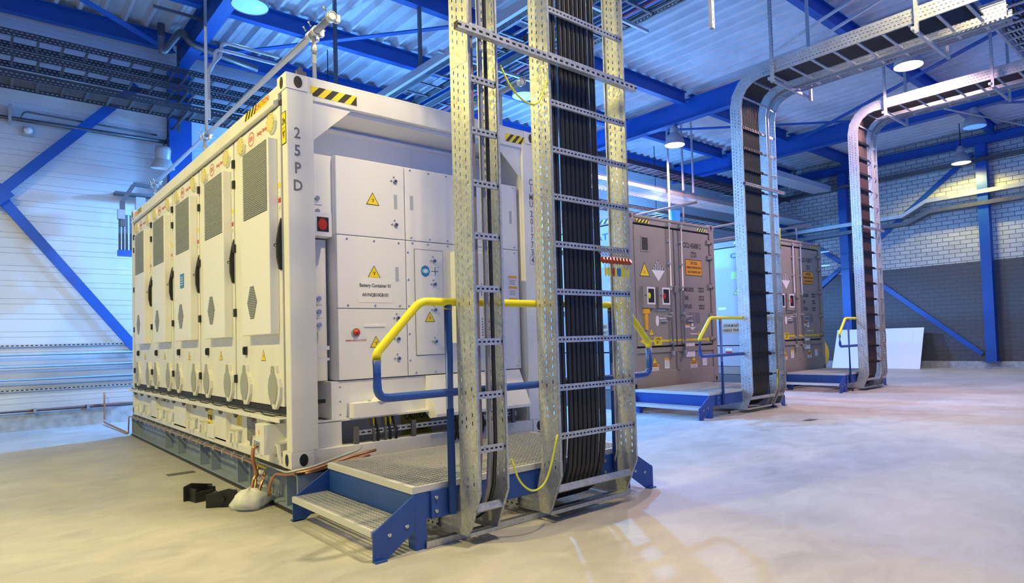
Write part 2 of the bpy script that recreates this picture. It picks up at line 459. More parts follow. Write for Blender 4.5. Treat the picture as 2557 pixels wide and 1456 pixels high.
# ---- pendant lamps
def pendant(x, y, z, c, watt, glow, label, r=.24, tilt=0):
    t = empty('pendant_lamp', (x, y, z), label, 'lamp')
    p = (x, y, z)
    MB().m(LAMPG).lathe([(r, 0), (r*1.0, .02), (r*.93, .10), (r*.76, .2), (r*.5, .28), (r*.42, .30)], p).build('lamp_shade', None, t)
    MB().m(LAMPG).lathe([(.10, .295), (.10, .42), (.08, .44), (.0, .44)], p).box(x-.07, x+.07, y-.05, y+.05, z+.44, min(z+.52, 6.25)).build('gear_housing', None, t)
    MB().m(SHADEIN).lathe([(r*.97, .004), (r*.9, .10), (r*.72, .195), (r*.44, .275), (.02, .285)], p).build('reflector', None, t)
    e = mat('lamp_glow_%s' % label[:12]+str(round(x)), c, .4, emit=c, es=glow)
    MB().m(e).lathe([(0, .012), (r*.955, .012), (r*.955, .016), (0, .016)], p).build('lens', None, t)
    MB().m(BLACK).tube([(x, y, z+.5), (x, y, 6.3 if any(abs(x-r_) < .12 for r_ in (-3.85, 1.10, 6.05, 10.9, 15.7)) else 6.92)], .012, 6).build('hanger', None, t)
    ld = bpy.data.lights.new('lamp', 'SPOT'); ld.energy = watt; ld.color = c; ld.spot_size = math.radians(165); ld.spot_blend = .35
    ld.shadow_soft_size = .16
    lo = bpy.data.objects.new('bulb', ld); col.objects.link(lo); lo.parent = t; lo.location = (0, 0, -.03)
    return t
LL = ['grey bell lamp with pale blue lens, cut by the top edge above the container',
      'pale glowing bell lamp seen between the two foreground cable ladders',
      'brightly glowing bell lamp under the blue beam right of the foreground ladders',
      'very bright bell lamp hanging just under the upper curved cable tray',
      'unlit grey bell lamp under the far cable tray',
      'warm yellow glowing bell lamp in front of the brick wall',
      'bell lamp left of the white container, out of the frame', 'bell lamp above the camera in front of the white container',
      'bell lamp above the open floor, over the frame', 'bell lamp near the siding wall left of the container',
      'added bare bulb hidden behind the white container', 'added bare bulb hidden behind the first grey container', 'added bare bulb hidden behind the second grey container']
def added_lamp(x, y, z, c, watt, glow, label):  # unseen bulbs added behind the containers to throw blue light
    t = empty('added_lamp', (x, y, z), label, 'lamp')
    MB().m(LAMPG).lathe([(0, .16), (.04, .16), (.05, .10), (.05, .06), (0, .06)], (x, y, z)).build('lamp_cap', None, t)
    MB().m(BLACK).cyl((x, y, z+.16), (x, y, 6.97), .01, 6).build('cord', None, t)
    e = mat('bulb_glow', c, .4, emit=c, es=glow)
    MB().m(e).lathe([(0, .06), (.02, .055), (.03, .03), (.02, .005), (0, 0)], (x, y, z)).build('bulb_glass', None, t)
    for kind, f in (('SPOT', 1.0), ('POINT', .16)):
        ld = bpy.data.lights.new('lamp', kind); ld.energy = watt*f; ld.color = c; ld.shadow_soft_size = .12
        if kind == 'SPOT': ld.spot_size = math.radians(172); ld.spot_blend = .25
        lo = bpy.data.objects.new('bulb', ld); col.objects.link(lo); lo.parent = t; lo.location = (0, 0, -.16)
for i, (L, lab) in enumerate(zip(LAMPS, LL)): (added_lamp if i > 9 else pendant)(*L, lab)

# ================================================================== white battery container
Z0 = .31; ZT = Z0+2.896
W1 = 2.438; L1 = 6.10
EX = Vector((1, 0, 0)); EY = Vector((0, 1, 0)); EZ = Vector((0, 0, 1))
def hazard(mb, o, u, v, L, H, n, yel=STRIPEY, dx=.0015, slant=1):
    """black and yellow diagonal tape from o along u, height H along v"""
    o = Vector(o); nn = u.cross(v)
    mb.m(yel).poly([o, o+u*L, o+u*L+v*H, o+v*H], dx, nn)
    mb.m(BLK); st = L/n
    for i in range(int(n+.99)):
        a = i*st; pts = []
        p = [(a, 0), (a+st*.5, 0), (a+st*.5+H*.9*slant, H), (a+H*.9*slant, H)]
        p = [(min(max(q[0], 0), L), q[1]) for q in p]
        if p[1][0]-p[0][0] < 1e-4 and p[2][0]-p[3][0] < 1e-4: continue
        mb.poly([o+nn*dx+u*q[0]+v*q[1] for q in p], .0006, nn)
def triangle_sign(mb, o, u, v, s, bolt=True, col_=None):
    o = Vector(o); nn = u.cross(v)
    P = lambda a, b, t=0: o+u*(a*s)+v*(b*s)+nn*t
    mb.m(BLK).poly([P(-.5, -.42), P(.5, -.42), P(0, .46)], .001, nn)
    mb.m(col_ or STRIPEY).poly([P(-.43, -.38, .001), P(.43, -.38, .001), P(0, .38, .001)], .0006, nn)
    if bolt:
        mb.m(BLK).poly([P(.05, .2, .0016), P(-.11, -.08, .0016), P(-.02, -.06, .0016), P(-.05, .0, .0016)], .0005, nn)
        mb.poly([P(.02, .0, .0016), P(.11, .03, .0016), P(.02, -.22, .0016), P(-.03, -.22, .0016), P(.04, -.02, .0016)], .0005, nn)
def sheet(mb, o, u, v, wd, h, m, t=.0012):
    o = Vector(o); nn = u.cross(v)
    mb.m(m).poly([o-u*wd/2-v*h/2, o+u*wd/2-v*h/2, o+u*wd/2+v*h/2, o-u*wd/2+v*h/2], t, nn)
def lines(mb, o, u, v, wd, h, n, m, frac=.45, jag=.8):
    """rows of small unreadable print"""
    o = Vector(o); nn = u.cross(v); mb.m(m)
    for i in range(n):
        yy = h/2-(i+.5)*h/n; ww = wd*(jag+random.random()*(1-jag))
        mb.poly([o-u*wd/2+v*(yy-h/n*frac/2), o-u*(wd/2-ww)+v*(yy-h/n*frac/2), o-u*(wd/2-ww)+v*(yy+h/n*frac/2), o-u*wd/2+v*(yy+h/n*frac/2)], .0004, nn)
def corner_casting(mb, x, y, z, sx, sy, m):
    """ISO corner block; sx, sy point inwards"""
    a, b, h = .178, .162, .118
    mb.m(m).box(x, x+sx*b, y, y+sy*a, z, z+h)
def oval(mb, o, u, v, ru, rv, t, n=18):
    o = Vector(o); nn = u.cross(v)
    mb.poly([o+u*(ru*math.cos(2*PI*k/n))+v*(rv*math.sin(2*PI*k/n)) for k in range(n)], t, nn)

C1 = empty('battery_container', (0, 0, Z0), 'large white battery container with louvred side doors, nearest the camera', 'battery container')
m = MB().m(WHITE)
# posts
for x0, x1 in ((0, .2), (2.238, 2.438)):
    for y0, y1 in ((0, .10), (L1-.10, L1)): MB().m(WHITE).box(x0, x1, y0, y1, Z0+.118, ZT-.118).build('corner_post', None, C1, bev=.008)
m = MB().m(WHITE)
m.box(.158, 2.28, .004, .06, ZT-.17, ZT-.012)                       # front header
m.build('front_header', None, C1, bev=.004)
MB().m(WHITE).box(.156, 2.282, .003, .12, Z0+.001, Z0+.119).build('front_sill', None, C1, bev=.004)
m = MB().m(WHITE)
m.prism([(.2, ZT-.17), (.52, ZT-.17), (.2, ZT-.47)], 'y', .02, .028)      # corner gusset sheets
m.build('gusset', None, C1)
MB().m(WHITE).prism([(2.238, ZT-.17), (1.92, ZT-.17), (2.238, ZT-.47)], 'y', .02, .028).build('gusset', None, C1)
m = MB().m(WHITE)
m.prism([(0, ZT-.045), (0, ZT-.15), (-.035, ZT-.17), (-.035, ZT-.20), (.05, ZT-.20), (.06, ZT-.045)], 'y', .178, L1-.178)
m.box(2.378, 2.438, .178, L1-.178, ZT-.16, ZT-.03)
m.build('roof_side_rail', None, C1, bev=.004)
m = MB().m(WHITE); m.box(.03, 2.41, .04, L1-.04, ZT-.05, ZT-.028)
for i in range(26):
    y = .30+i*.214; m.box(.12, 2.32, y, y+.09, ZT-.028, ZT-.01)
m.box(.15, 2.30, .005, .10, ZT-.012, ZT+.004)
m.build('roof_panel', None, C1)
for (x, sx) in ((0, 1), (2.438, -1)):
    for (y, sy) in ((0, 1), (L1, -1)):
        for z in (Z0, ZT-.118):
            m = MB(); corner_casting(m, x-.004*sx, y-.004*sy, z, sx, sy, WHITE); m.m(BLK)
            if sy > 0: oval(m, (x+sx*.085, -.004, z+.059), EX, EZ, .032, .045, .0012)
            if sx > 0: oval(m, (-.0052, y+sy*.085, z+.059), EY*-1, EZ, .032, .045, .0012)
            m.build('corner_casting', None, C1, bev=.006)
# back, right and inner walls
m = MB().m(WHITE); m.box(2.37, 2.40, .1, L1-.05, Z0+.1, ZT-.1)
for i in range(20): m.box(2.40, 2.43, .2+i*.28, .34+i*.28, Z0+.15, ZT-.16)
m.box(.1, 2.34, L1-.04, L1-.01, Z0+.1, ZT-.1)
m.build('side_wall', None, C1)
m = MB().m(WHITE2)
m.box(.2, 2.238, .42, .45, Z0+.05, ZT-.17)                         # recess back wall
m.box(.2, 2.238, .06, .42, ZT-.20, ZT-.17)
m.box(.2, .206, .028, .42, Z0+.05, ZT-.17); m.box(2.232, 2.238, .028, .42, Z0+.05, ZT-.17)
m.box(.21, 2.23, .37, .42, 2.955, 2.975); m.box(1.275, 1.281, .41, .42, 2.7, 2.955)
m.build('recess_wall', None, C1)
# lower side skirt
m = MB().m(WHITE)
m.box(.045, .075, .1, L1-.1, Z0+.03, .70); m.box(-.0, .10, .1, L1-.1, Z0, Z0+.06)
m.box(-.05, .06, .1, L1-.05, .665, .675); m.box(-.055, -.045, .1, L1-.05, .64, .675)
for y0, y1 in ((3.05, 3.60), (1.60, 1.95), (4.55, 4.85)): m.box(-.0, .05, y0, y1, Z0+.04, .655)
m.box(-.012, .04, 1.95, 2.18, Z0+.04, .47)
m.build('lower_side_sill', None, C1, bev=.003)
m = MB().m(BLK).box(.005, .03, .12, L1-.12, .695, .745); m.box(.005, .03, .12, L1-.12, 3.0, 3.04)
m.build('door_seal_strips', None, C1)
m = MB().m(BLACK)
for i in range(13):
    y = .18+i*.45
    m.tube([(-.01, y, .69), (-.045, y+.05, .683), (-.05, y+.24, .683), (-.03, y+.38, .69), (-.01, y+.42, .69)], .005, 6)
m.build('drip_hoses', None, C1)
cone = MB().m(GREYD).lathe([(.0, -.055), (.012, -.05), (.028, 0), (.0, .0)], (-.03, .30, .655), n=12).build('drain_funnel', None, C1)
for i in range(1, 13): dup(cone, (0, .45*i, 0), C1)
def tiedown(y):
    m = MB().m(WHITE)
    m.prism([(y-.03, Z0+.06), (y+.0, Z0+.06), (y+.025, Z0+.15), (y+.075, Z0+.15), (y+.10, Z0+.06), (y+.13, Z0+.06), (y+.095, Z0+.18), (y+.005, Z0+.18)], 'x', -.03, -.012)
    m.box(-.03, .045, y+.0, y+.1, Z0+.165, Z0+.18)
    return m.build('lashing_loop', None, C1)
t0 = tiedown(.20)
for y in (.66, 1.28, 2.28, 2.74, 3.75, 4.25, 4.95, 5.45): dup(t0, (0, y-.20, 0), C1)
# earth box, rating plate, signs on the skirt
m = MB().m(WHITE).box(-.11, .045, .25, .44, .40, .62).m(STEEL).box(-.115, -.11, .34, .42, .43, .49); m.m(ORANGE); oval(m, (-.111, .36, .56), EY*-1, EZ, .012, .02, .001)
m.build('earthing_box', None, C1, bev=.003)
m = MB().m(GSIGN).box(.040, .045, .90, 1.13, .41, .62).box(.042, .045, .95, 1.07, .36, .41)
lines(m, (.0395, 1.015, .56), EY*-1, EZ, .19, .07, 6, WSIGN, .15, .6); lines(m, (.0395, 1.015, .46), EY*-1, EZ, .17, .07, 6, WSIGN, .12, .3)
m.build('rating_plate', None, C1)
m = MB(); sheet(m, (.044, 1.36, .57), EY*-1, EZ, .13, .12, STRIPEY); lines(m, (.0425, 1.36, .57), EY*-1, EZ, .10, .10, 6, BLK, .2)
m.build('small_yellow_sign', None, C1)
m = MB(); sheet(m, (.044, 2.28, .515), EY*-1, EZ, .15, .33, STRIPEY)
for i, tx in enumerate(('CAUTION', "9'6\" HIGH", 'CONTAINER')): m.m(BLK).text(tx, (.042, 2.28, .62-.1*i), EY*-1, EZ, .07, .5)
m.build('height_warning_sign', None, C1)
m = MB().m(REDL).m(GSIGN); m.text('25PD', (.044, 4.9, .60), EY*-1, EZ, .09, 1.2); m.text('CIMU 201', (.044, 4.25, .60), EY*-1, EZ, .09, 1.2)
m.build('sill_lettering', None, C1)

# ---- the five side doors
def side_door():
    y0, y1 = .13, 1.265
    d = MB().m(WHITE).box(.0, .03, y0+.006, y1-.006, .75, 2.995).build('side_door', None, C1, bev=.004)
    m = MB().m(WHITE2); m.box(-.07, .0, y0+.07, y0+.73, 1.29, 2.76).build('air_conditioner_cover', None, d, bev=.006)
    m = MB().m(GSIGN).box(-.0715, -.0705, y0+.10, y0+.65, 2.215, 2.75).m(mat('louvre_grey', (.48, .50, .50), .45))
    for i in range(37):
        z = 2.22+i*.0145; m.prism([(-.071, z), (-.079, z+.002), (-.079, z+.005), (-.071, z+.010)], 'y', y0+.10, y0+.65)
    m.build('louvre_grille', None, d)
    m = MB().m(mat('louvre_grey', (0, 0, 0)))
    cy = y0+.47
    for i in range(19):
        z = 1.42+i*.0135; f = abs((i-9)/9.)
        hw = .115*(1-.62*f); m.m(GSIGN).box(-.0722, -.0708, cy-hw, cy+hw, z, z+.007).m(mat('louvre_grey', (0, 0, 0))).box(-.076, -.0708, cy-hw, cy+hw, z+.007, z+.012)
    m.build('hexagonal_vent', None, d)
    for yy, zz, ry, rz, mm, nm in ((y0+.16, 2.90, .085, .075, DISCY, 'upper_cap'), (y0+.89, 2.90, .085, .075, DISCY, 'upper_cap')):
        m = MB().m(WHITE); oval(m, (0, yy-.012, zz-.006), EY*-1, EZ, ry, rz, .016, 10); m.m(mm); oval(m, (-.016, yy, zz), EY*-1, EZ, ry, rz, .006, 10)
        m.m(STEEL)
        for k in range(10): a = 2*PI*k/10+.3; m.cyl((-.02, yy+ry*.82*math.cos(a), zz+rz*.82*math.sin(a)), (-.025, yy+ry*.82*math.cos(a), zz+rz*.82*math.sin(a)), .004, 6)
        m.build(nm, None, d)
    for yy in (y0+.17, y0+.85):
        m = MB().m(WHITE)
        prof = [(0, .165), (.03, .16), (.045, .10), (.09, .06), (.115, 0), (.105, -.07), (.06, -.13), (.03, -.165), (0, -.17)]
        pts = [(a, b) for a, b in prof]+[(-a, b) for a, b in prof[1:-1][::-1]]
        m.poly([(0, yy-.025-a, .895+b) for a, b in pts][::-1], .022, (-1, 0, 0))
        m.m(DISC); m.poly([(-.022, yy-.85*a, .90+.92*b) for a, b in pts][::-1], .006, (-1, 0, 0))
        m.m(WHITE).box(-.03, 0, yy-.045, yy+.0, .73, .765)
        m.build('cable_entry_cap', None, d)
    MB().m(BLACK).box(-.022, .0, y0+.83, y0+.885, 1.135, 1.205).box(-.028, -.022, y0+.84, y0+.875, 1.145, 1.195).build('rotary_lock', None, d, bev=.003)
    m = MB(); triangle_sign(m, (-.0005, y0+.44, 1.13), EY*-1, EZ, .10); m.build('hazard_sign', None, d)
    m = MB().m(BLACK); m.prism([(0, 1.76), (-.018, 1.77), (-.034, 1.86), (-.034, 1.98), (-.018, 2.08), (0, 2.15)], 'y', y0+.005, y0+.035)
    m.m(BLACK).tube([(-.034, y0+.02, 1.93), (-.050, y0+.02, 1.935), (-.052, y0+.02, 1.95), (-.034, y0+.02, 1.955)], .004, 6)
    m.build('door_handle', None, d, bev=.004)
    for z in (2.80, 2.62, 2.06, 1.50, .93): MB().m(BLACK).box(-.02, .01, y1-.03, y1+.012, z-.035, z+.035).build('hinge', None, d, bev=.003)
    m = MB()
    for zz, mm, h in ((2.40, STRIPEY, .035), (2.36, WSIGN, .03), (2.325, WSIGN, .025), (2.285, REDM, .035), (2.235, WSIGN, .05)):
        sheet(m, (-.0005, y0+.035, zz), EY*-1, EZ, .05, h, mm)
    triangle_sign(m, (-.002, y0+.035, 2.235), EY*-1, EZ, .03, False)
    m.build('door_stickers', None, d)
    m = MB(); triangle_sign(m, (-.001, y0+.86, 2.66), EY*-1, EZ, .04, False); m.build('small_hazard_sticker', None, d)
    # round maker's mark with slim lettering
    m = MB().m(REDL)
    o = Vector((-.0005, y0+.665, 2.905))
    n = 28
    for k in range(n):
        a0, a1 = 2*PI*k/n, 2*PI*(k+1)/n
        P = lambda a, s_: o+EY*(-.072*s_*math.cos(a))+EZ*(.058*s_*math.sin(a))
        m.poly([P(a0, 1), P(a1, 1), P(a1, .86), P(a0, .86)], .0008, (-1, 0, 0))
    m.text('BYD', o, EY*-1, EZ, .055, .8)
    m.text('Energy Storage', o+EY*-.27+EZ*.0, EY*-1, EZ, .045, .9)
    m.build('maker_mark', None, d)
    return d
sd = side_door()
for i in range(1, 5): dup(sd, (0, 1.155*i, 0), C1)
m = MB().m(BLUES).box(-.0725, -.0705, .13+1.155*2+.32, .13+1.155*2+.48, 1.84, 1.99); lines(m, (-.0727, .13+1.155*2+.4, 1.915), EY*-1, EZ, .1, .1, 4, WSIGN, .3)
m.build('blue_notice', None, C1)
# ---- markings of the frame
m = MB()
hazard(m, (.18, .0038, ZT-.135), EX, EZ, .37, .075, 3.5)
m.build('hazard_tape', None, C1)
m = MB(); hazard(m, (2.04, .0038, ZT-.135), EX, EZ, .23, .075, 3); m.build('hazard_tape', None, C1)
m = MB(); hazard(m, (-.0005, .95, ZT-.115), EY*-1, EZ, .30, .065, 4, slant=1); m.m(ORANGE); sheet(m, (-.0005, .52, ZT-.083), EY*-1, EZ, .24, .06, STRIPEY)
m.m(REDL).text('CAUTION', (-.002, .52, ZT-.083), EY*-1, EZ, .06, 1.1); m.build('hazard_tape', None, C1)
m = MB(); hazard(m, (-.0005, 5.65, ZT-.115), EY*-1, EZ, .28, .065, 5); sheet(m, (-.0005, 5.75, ZT-.083), EY*-1, EZ, .14, .06, ORANGE); m.build('hazard_tape', None, C1)
m = MB().m(BLK); sheet(m, (-.0005, .055, 2.80), EY*-1, EZ, .085, .24, BLK); sheet(m, (-.0018, .055, 2.80), EY*-1, EZ, .073, .226, STRIPEY)
m.m(BLK).text('2.9m', (-.0032, .055, 2.85), EY*-1, EZ, .07, .42); m.text("9'6\"", (-.0032, .055, 2.75), EY*-1, EZ, .07, .42); m.box(-.0035, -.003, .02, .09, 2.797, 2.80)
m.build('height_sign', None, C1)
m = MB().m(GSIGN)
for ch, z in zip('25PD', (2.76, 2.63, 2.50, 2.37)): m.text(ch, (.075, -.0005, z), EX, EZ, .115, .85)
m.build('post_lettering', None, C1)
m = MB().m(GSIGN)
zs = [2.715, 2.645, 2.57, 2.50, 2.405, 2.33, 2.255, 2.18, 2.105, 2.03, 1.955]
for ch, z in zip('CIMU2017734', zs): m.text(ch, (2.335, -.0005, z), EX, EZ, .085, .8)
m.box(2.30, 2.302, -.001, 0, 1.915, 1.995); m.box(2.37, 2.372, -.001, 0, 1.915, 1.995); m.box(2.30, 2.372, -.001, 0, 1.915, 1.917); m.box(2.30, 2.372, -.001, 0, 1.993, 1.995)
m.build('post_lettering', None, C1)

# ---- cabinets in the end recess
def lock(mb, x, y, z):
    mb.m(STEEL).cyl((x, y, z), (x, y-.012, z), .017, 14).m(BLK).cyl((x, y-.012, z), (x, y-.0135, z), .008, 10)
    mb.m(STEEL).cyl((x-.035, y, z+.002), (x-.035, y-.006, z+.002), .007, 8).cyl((x-.012, y, z+.035), (x-.012, y-.006, z+.035), .007, 8)
def screws(mb, pts, y):
    mb.m(STEEL)
    for x, z in pts: mb.cyl((x, y, z), (x, y-.004, z), .008, 8)
YF = .06
CAB = MB().m(WHITE2).box(.385, 2.20, YF+.02, .42, .92, 2.67).build('cabinet_body', None, C1, bev=.004)
def cab_door(name, x0, x1, z0, z1):
    return MB().m(WHITE2).box(x0+.003, x1-.003, YF-.006, YF+.02, z0+.003, z1-.003).build(name, None, C1, bev=.005)
U = EX; Vv = EZ; yf = YF-.0065
d = cab_door('cabinet_door', .385, .985, 2.05, 2.67)
m = MB(); lock(m, .90, yf, 2.53); lock(m, .90, yf, 2.17); m.build('locks', None, d)
MB().m(mat('recess_shade_grey', (.42, .46, .52), .5)).box(.885, .915, yf-.0005, yf+.01, 2.30, 2.42).build('shaded_pull_recess', None, d)  # flat grey plate; the shade of the pull is put into its colour
m = MB(); triangle_sign(m, (.695, yf, 2.36), U, Vv, .115); m.build('hazard_sign', None, d)
d = cab_door('cabinet_door', .985, 1.53, 2.05, 2.67)
MB().m(mat('recess_shade_grey', (.42, .46, .52), .5)).box(1.035, 1.065, yf-.0005, yf+.01, 2.31, 2.43).build('shaded_pull_recess', None, d)
m = MB(); screws(m, [(1.04, 2.645), (1.22, 2.645), (1.40, 2.645), (1.04, 2.075), (1.22, 2.075), (1.40, 2.075)], yf); m.build('screws', None, d)
d = cab_door('cabinet_door', 1.53, 2.20, 2.05, 2.67)
m = MB(); screws(m, [(1.6, 2.645), (1.85, 2.645), (2.15, 2.645), (1.6, 2.075), (1.85, 2.075), (2.15, 2.075)], yf); m.build('screws', None, d)
MB().m(mat('recess_shade_grey', (.42, .46, .52), .5)).box(2.10, 2.13, yf-.0005, yf+.01, 2.30, 2.42).build('shaded_pull_recess', None, d)
d = cab_door('cabinet_door', .385, .985, 1.475, 2.05)
m = MB(); screws(m, [(.47, 2.02), (.70, 2.02), (.92, 2.02), (.47, 1.50), (.70, 1.50), (.92, 1.50)], yf); m.build('screws', None, d)
MB().m(mat('recess_shade_grey', (.42, .46, .52), .5)).box(.885, .915, yf-.0005, yf+.01, 1.70, 1.82).build('shaded_pull_recess', None, d)
m = MB(); triangle_sign(m, (.695, yf, 1.77), U, Vv, .115); m.build('hazard_sign', None, d)
m = MB(); sheet(m, (.705, yf, 1.625), U, Vv, .295, .20, WSIGN); m.m(BLK).text('Battery Container 01', (.705, yf-.0012, 1.66), U, Vv, .040, .80); m.text('A01NQB10GB101', (.705, yf-.0012, 1.585), U, Vv, .038, .80)
m.build('name_plate', None, d)
d = cab_door('cabinet_door', .385, .985, .92, 1.475)
m = MB(); lock(m, .90, yf, 1.40); lock(m, .90, yf, 1.23); lock(m, .90, yf, 1.07); m.build('locks', None, d)
m = MB().m(LAMPG).lathe([(.036, 0), (.036, .008), (.026, .012), (.026, .0)], (.53, yf, 1.29), (0, -1, 0), 20).m(REDM).lathe([(.024, .0), (.024, .022), (.0, .026)], (.53, yf, 1.29), (0, -1, 0), 20)
m.m(REDL).text('EMERGENCY STOP', (.53, yf, 1.225), U, Vv, .018, 1.15); m.build('emergency_stop_button', None, d)
m = MB(); triangle_sign(m, (.70, yf, 1.21), U, Vv, .105); m.m(WHITE2).box(.6, .78, yf-.006, yf, 1.33, 1.345); m.build('hazard_sign', None, d)
d = cab_door('cabinet_panel', .985, 1.53, .92, 2.05)
m = MB(); screws(m, [(1.005, z) for z in (1.95, 1.72, 1.50, 1.27, 1.05)]+[(1.05, 2.03), (1.2, 2.03), (1.4, 2.03), (1.06, .945), (1.25, .945)], yf); m.build('screws', None, d)
dd = MB().m(GSIGN).box(1.062, 1.345, yf-.0008, yf, 1.085, 1.985).m(WHITE2).box(1.068, 1.339, yf-.006, yf, 1.091, 1.979).build('inner_door', None, d, bev=.003)
m = MB().m(BLUES); oval(m, (1.165, yf-.0065, 1.80), U, Vv, .045, .05, .001, 8); m.m(mat('pale_blue_sign', (.25, .60, .80), .5)); oval(m, (1.165, yf-.0078, 1.80), U, Vv, .036, .022, .001, 8)
m.m(WSIGN); oval(m, (1.165, yf-.009, 1.80), U, Vv, .016, .016, .001, 10)
m.m(BLK).box(1.225, 1.295, yf-.0075, yf-.0065, 1.799, 1.803).box(1.258, 1.262, yf-.0075, yf-.0065, 1.765, 1.838)
for a, b in ((1.225, 1.835), (1.29, 1.835), (1.225, 1.765), (1.29, 1.765)): m.box(a, a+.006, yf-.0075, yf-.0065, b, b+.004)
m.build('octagon_sticker', None, d)
m = MB(); lock(m, 1.255, yf-.006, 1.89); lock(m, 1.255, yf-.006, 1.69); lock(m, 1.255, yf-.006, 1.47); lock(m, 1.255, yf-.006, 1.20); m.build('locks', None, d)
m = MB(); triangle_sign(m, (1.20, yf-.006, 1.41), U, Vv, .10); m.build('hazard_sign', None, d)
d = cab_door('cabinet_panel', 1.53, 2.20, .92, 2.05)
m = MB().m(WHITE2).box(1.42, 1.90, YF-.10, YF-.006, 1.18, 1.98); m.build('ventilation_box', None, d, bev=.006)
m = MB().m(BLK)
for i in range(8):
    for j in range(7):
        m.box(1.68+i*.02, 1.69+i*.02, YF-.101, YF-.1, 1.60+j*.016, 1.608+j*.016); m.box(1.68+i*.02, 1.69+i*.02, YF-.101, YF-.1, 1.24+j*.024, 1.25+j*.024)
m.build('vent_holes', None, d)
m = MB()
for k, zz in enumerate((1.76, 1.66, 1.55)):
    sheet(m, (2.12, yf, zz+.03), U, Vv, .10, .022, ORANGE); sheet(m, (2.12, yf, zz-.02), U, Vv, .10, .06, WSIGN); lines(m, (2.12, yf-.0012, zz-.02), U, Vv, .08, .05, 4, GSIGN, .35)
screws(m, [(2.15, 2.02), (2.15, .95)], yf); m.build('warning_labels', None, d)
# side box with hooks and the little window on the left of the recess
m = MB().m(WHITE2).box(.215, .385, .12, .40, 2.05, 2.67); m.box(.20, .34, .03, .14, 2.02, 2.20)
m.m(BLK).box(.225, .315, .027, .03, 2.055, 2.165).m(REDM); oval(m, (.268, .0268, 2.11), U, Vv, .034, .045, .001, 14)
m.build('beacon_box', None, C1, bev=.003)
m = MB().m(WHITE2)
for z in (2.32, 2.22, 1.55, 1.45, 1.35): m.box(.21, .30, .10, .16, z-.045, z+.045).m(STEEL).cyl((.255, .10, z), (.255, .082, z), .018, 10).m(WHITE2)
m.box(.21, .36, .2, .4, .92, 2.02); m.box(.2, .30, .02, .12, 1.16, 1.19).box(.2, .30, .02, .12, 1.08, 1.10)
m.m(BLK).box(.2, .28, .06, .065, .76, .79)
m.build('side_hinge_brackets', None, C1)
# bottom boxes
m = MB().m(WHITE2).box(.33, 1.16, .07, .42, .63, .915); screws(m, [(.40, .87), (.40, .76), (.40, .66)], .07); m.build('lower_cover', None, C1, bev=.004)
m = MB().m(WHITE2).box(.46, .86, -.03, .07, .63, .745); m.m(mat('clear_bag', (.75, .75, .73), .3)); m.lathe([(0, .065), (.03, .05), (.055, .015), (.07, 0)], (.70, .02, .745), n=9)
m.m(STEEL)
for k in range(10): m.cyl((.60+.015*k, .0+.02*(k % 3), .748), (.61+.015*k, .015+.02*(k % 3), .75), .006, 6)
m.build('small_shelf_box', None, C1, bev=.003)
m = MB().m(WHITE2); m.prism([(.07, .915), (.05, .915), (-.10, .60), (-.10, .575), (.0, .56), (.07, .60)], 'x', 1.15, 2.17); screws(m, [(1.19, .89)], .045); m.build('sloped_cover', None, C1, bev=.004)
m = MB().m(WHITE).box(.2, .385, .02, .40, Z0+.05, .62); m.box(.20, 2.238, .02, .07, .615, .632); m.build('lower_frame', None, C1)
m = MB().m(GREYD)
for x in (.50, 1.0, 1.62, 2.05): m.box(x-.018, x+.018, .005, .03, Z0+.03, .56)
m.build('strut_uprights', None, C1)
m = MB().m(slotted('strut_slots', 'X', 'Z', [.20], .05, .03, .006, see=False)); m.box(.50, 2.10, .03, .05, .49, .53); m.build('slotted_strut', None, C1)
m = MB()
sheet(m, (1.26, .415, .42), U, Vv, .30, .30, mat('dull_yellow_sign', (.55, .50, .06), .5))
for tx, z in (('CAUTION', .545), ("9'6\" HIGH", .44), ('CONTAINER', .33)): m.m(BLK).text(tx, (1.26, .4135, z), U, Vv, .085, .62)
m.build('height_warning_sign', None, C1)
for i, (x, mm) in enumerate(((.64, GREYD), (.675, BLACK), (.74, GREYD), (.78, BLACK), (.83, CABLE))):
    MB().m(mm).tube([(x, .06, .66), (x, .05, .58), (x+.015, .0 if i > 3 else .02, .50), (x+.01, .02, .42), (x+.01, .05, .335)], .011, 8, bend=.04).build('supply_cable', None, C1)
for i in range(9):
    x = 1.40+.035*i
    MB().m(CABLE).tube([(x, .0, .60), (x, -.01, .52), (x, -.03, .46), (x-.01, -.02, .40), (x, .03, .33)], .012, 8).build('supply_cable', None, C1)
for x in (.655, .76, .80): MB().m(STRIPEY).box(x-.006, x+.006, .03, .045, .55, .61).build('cable_tag', None, C1)
# padeyes on the roof corner
m = MB().m(GREYD).box(.10, .13, .02, .06, ZT, ZT+.06).cyl((.11, .01, ZT+.045), (.11, .07, ZT+.045), .02, 8).box(.08, .15, .0, .02, ZT-.06, ZT+.03); m.build('twist_lock', None, C1)

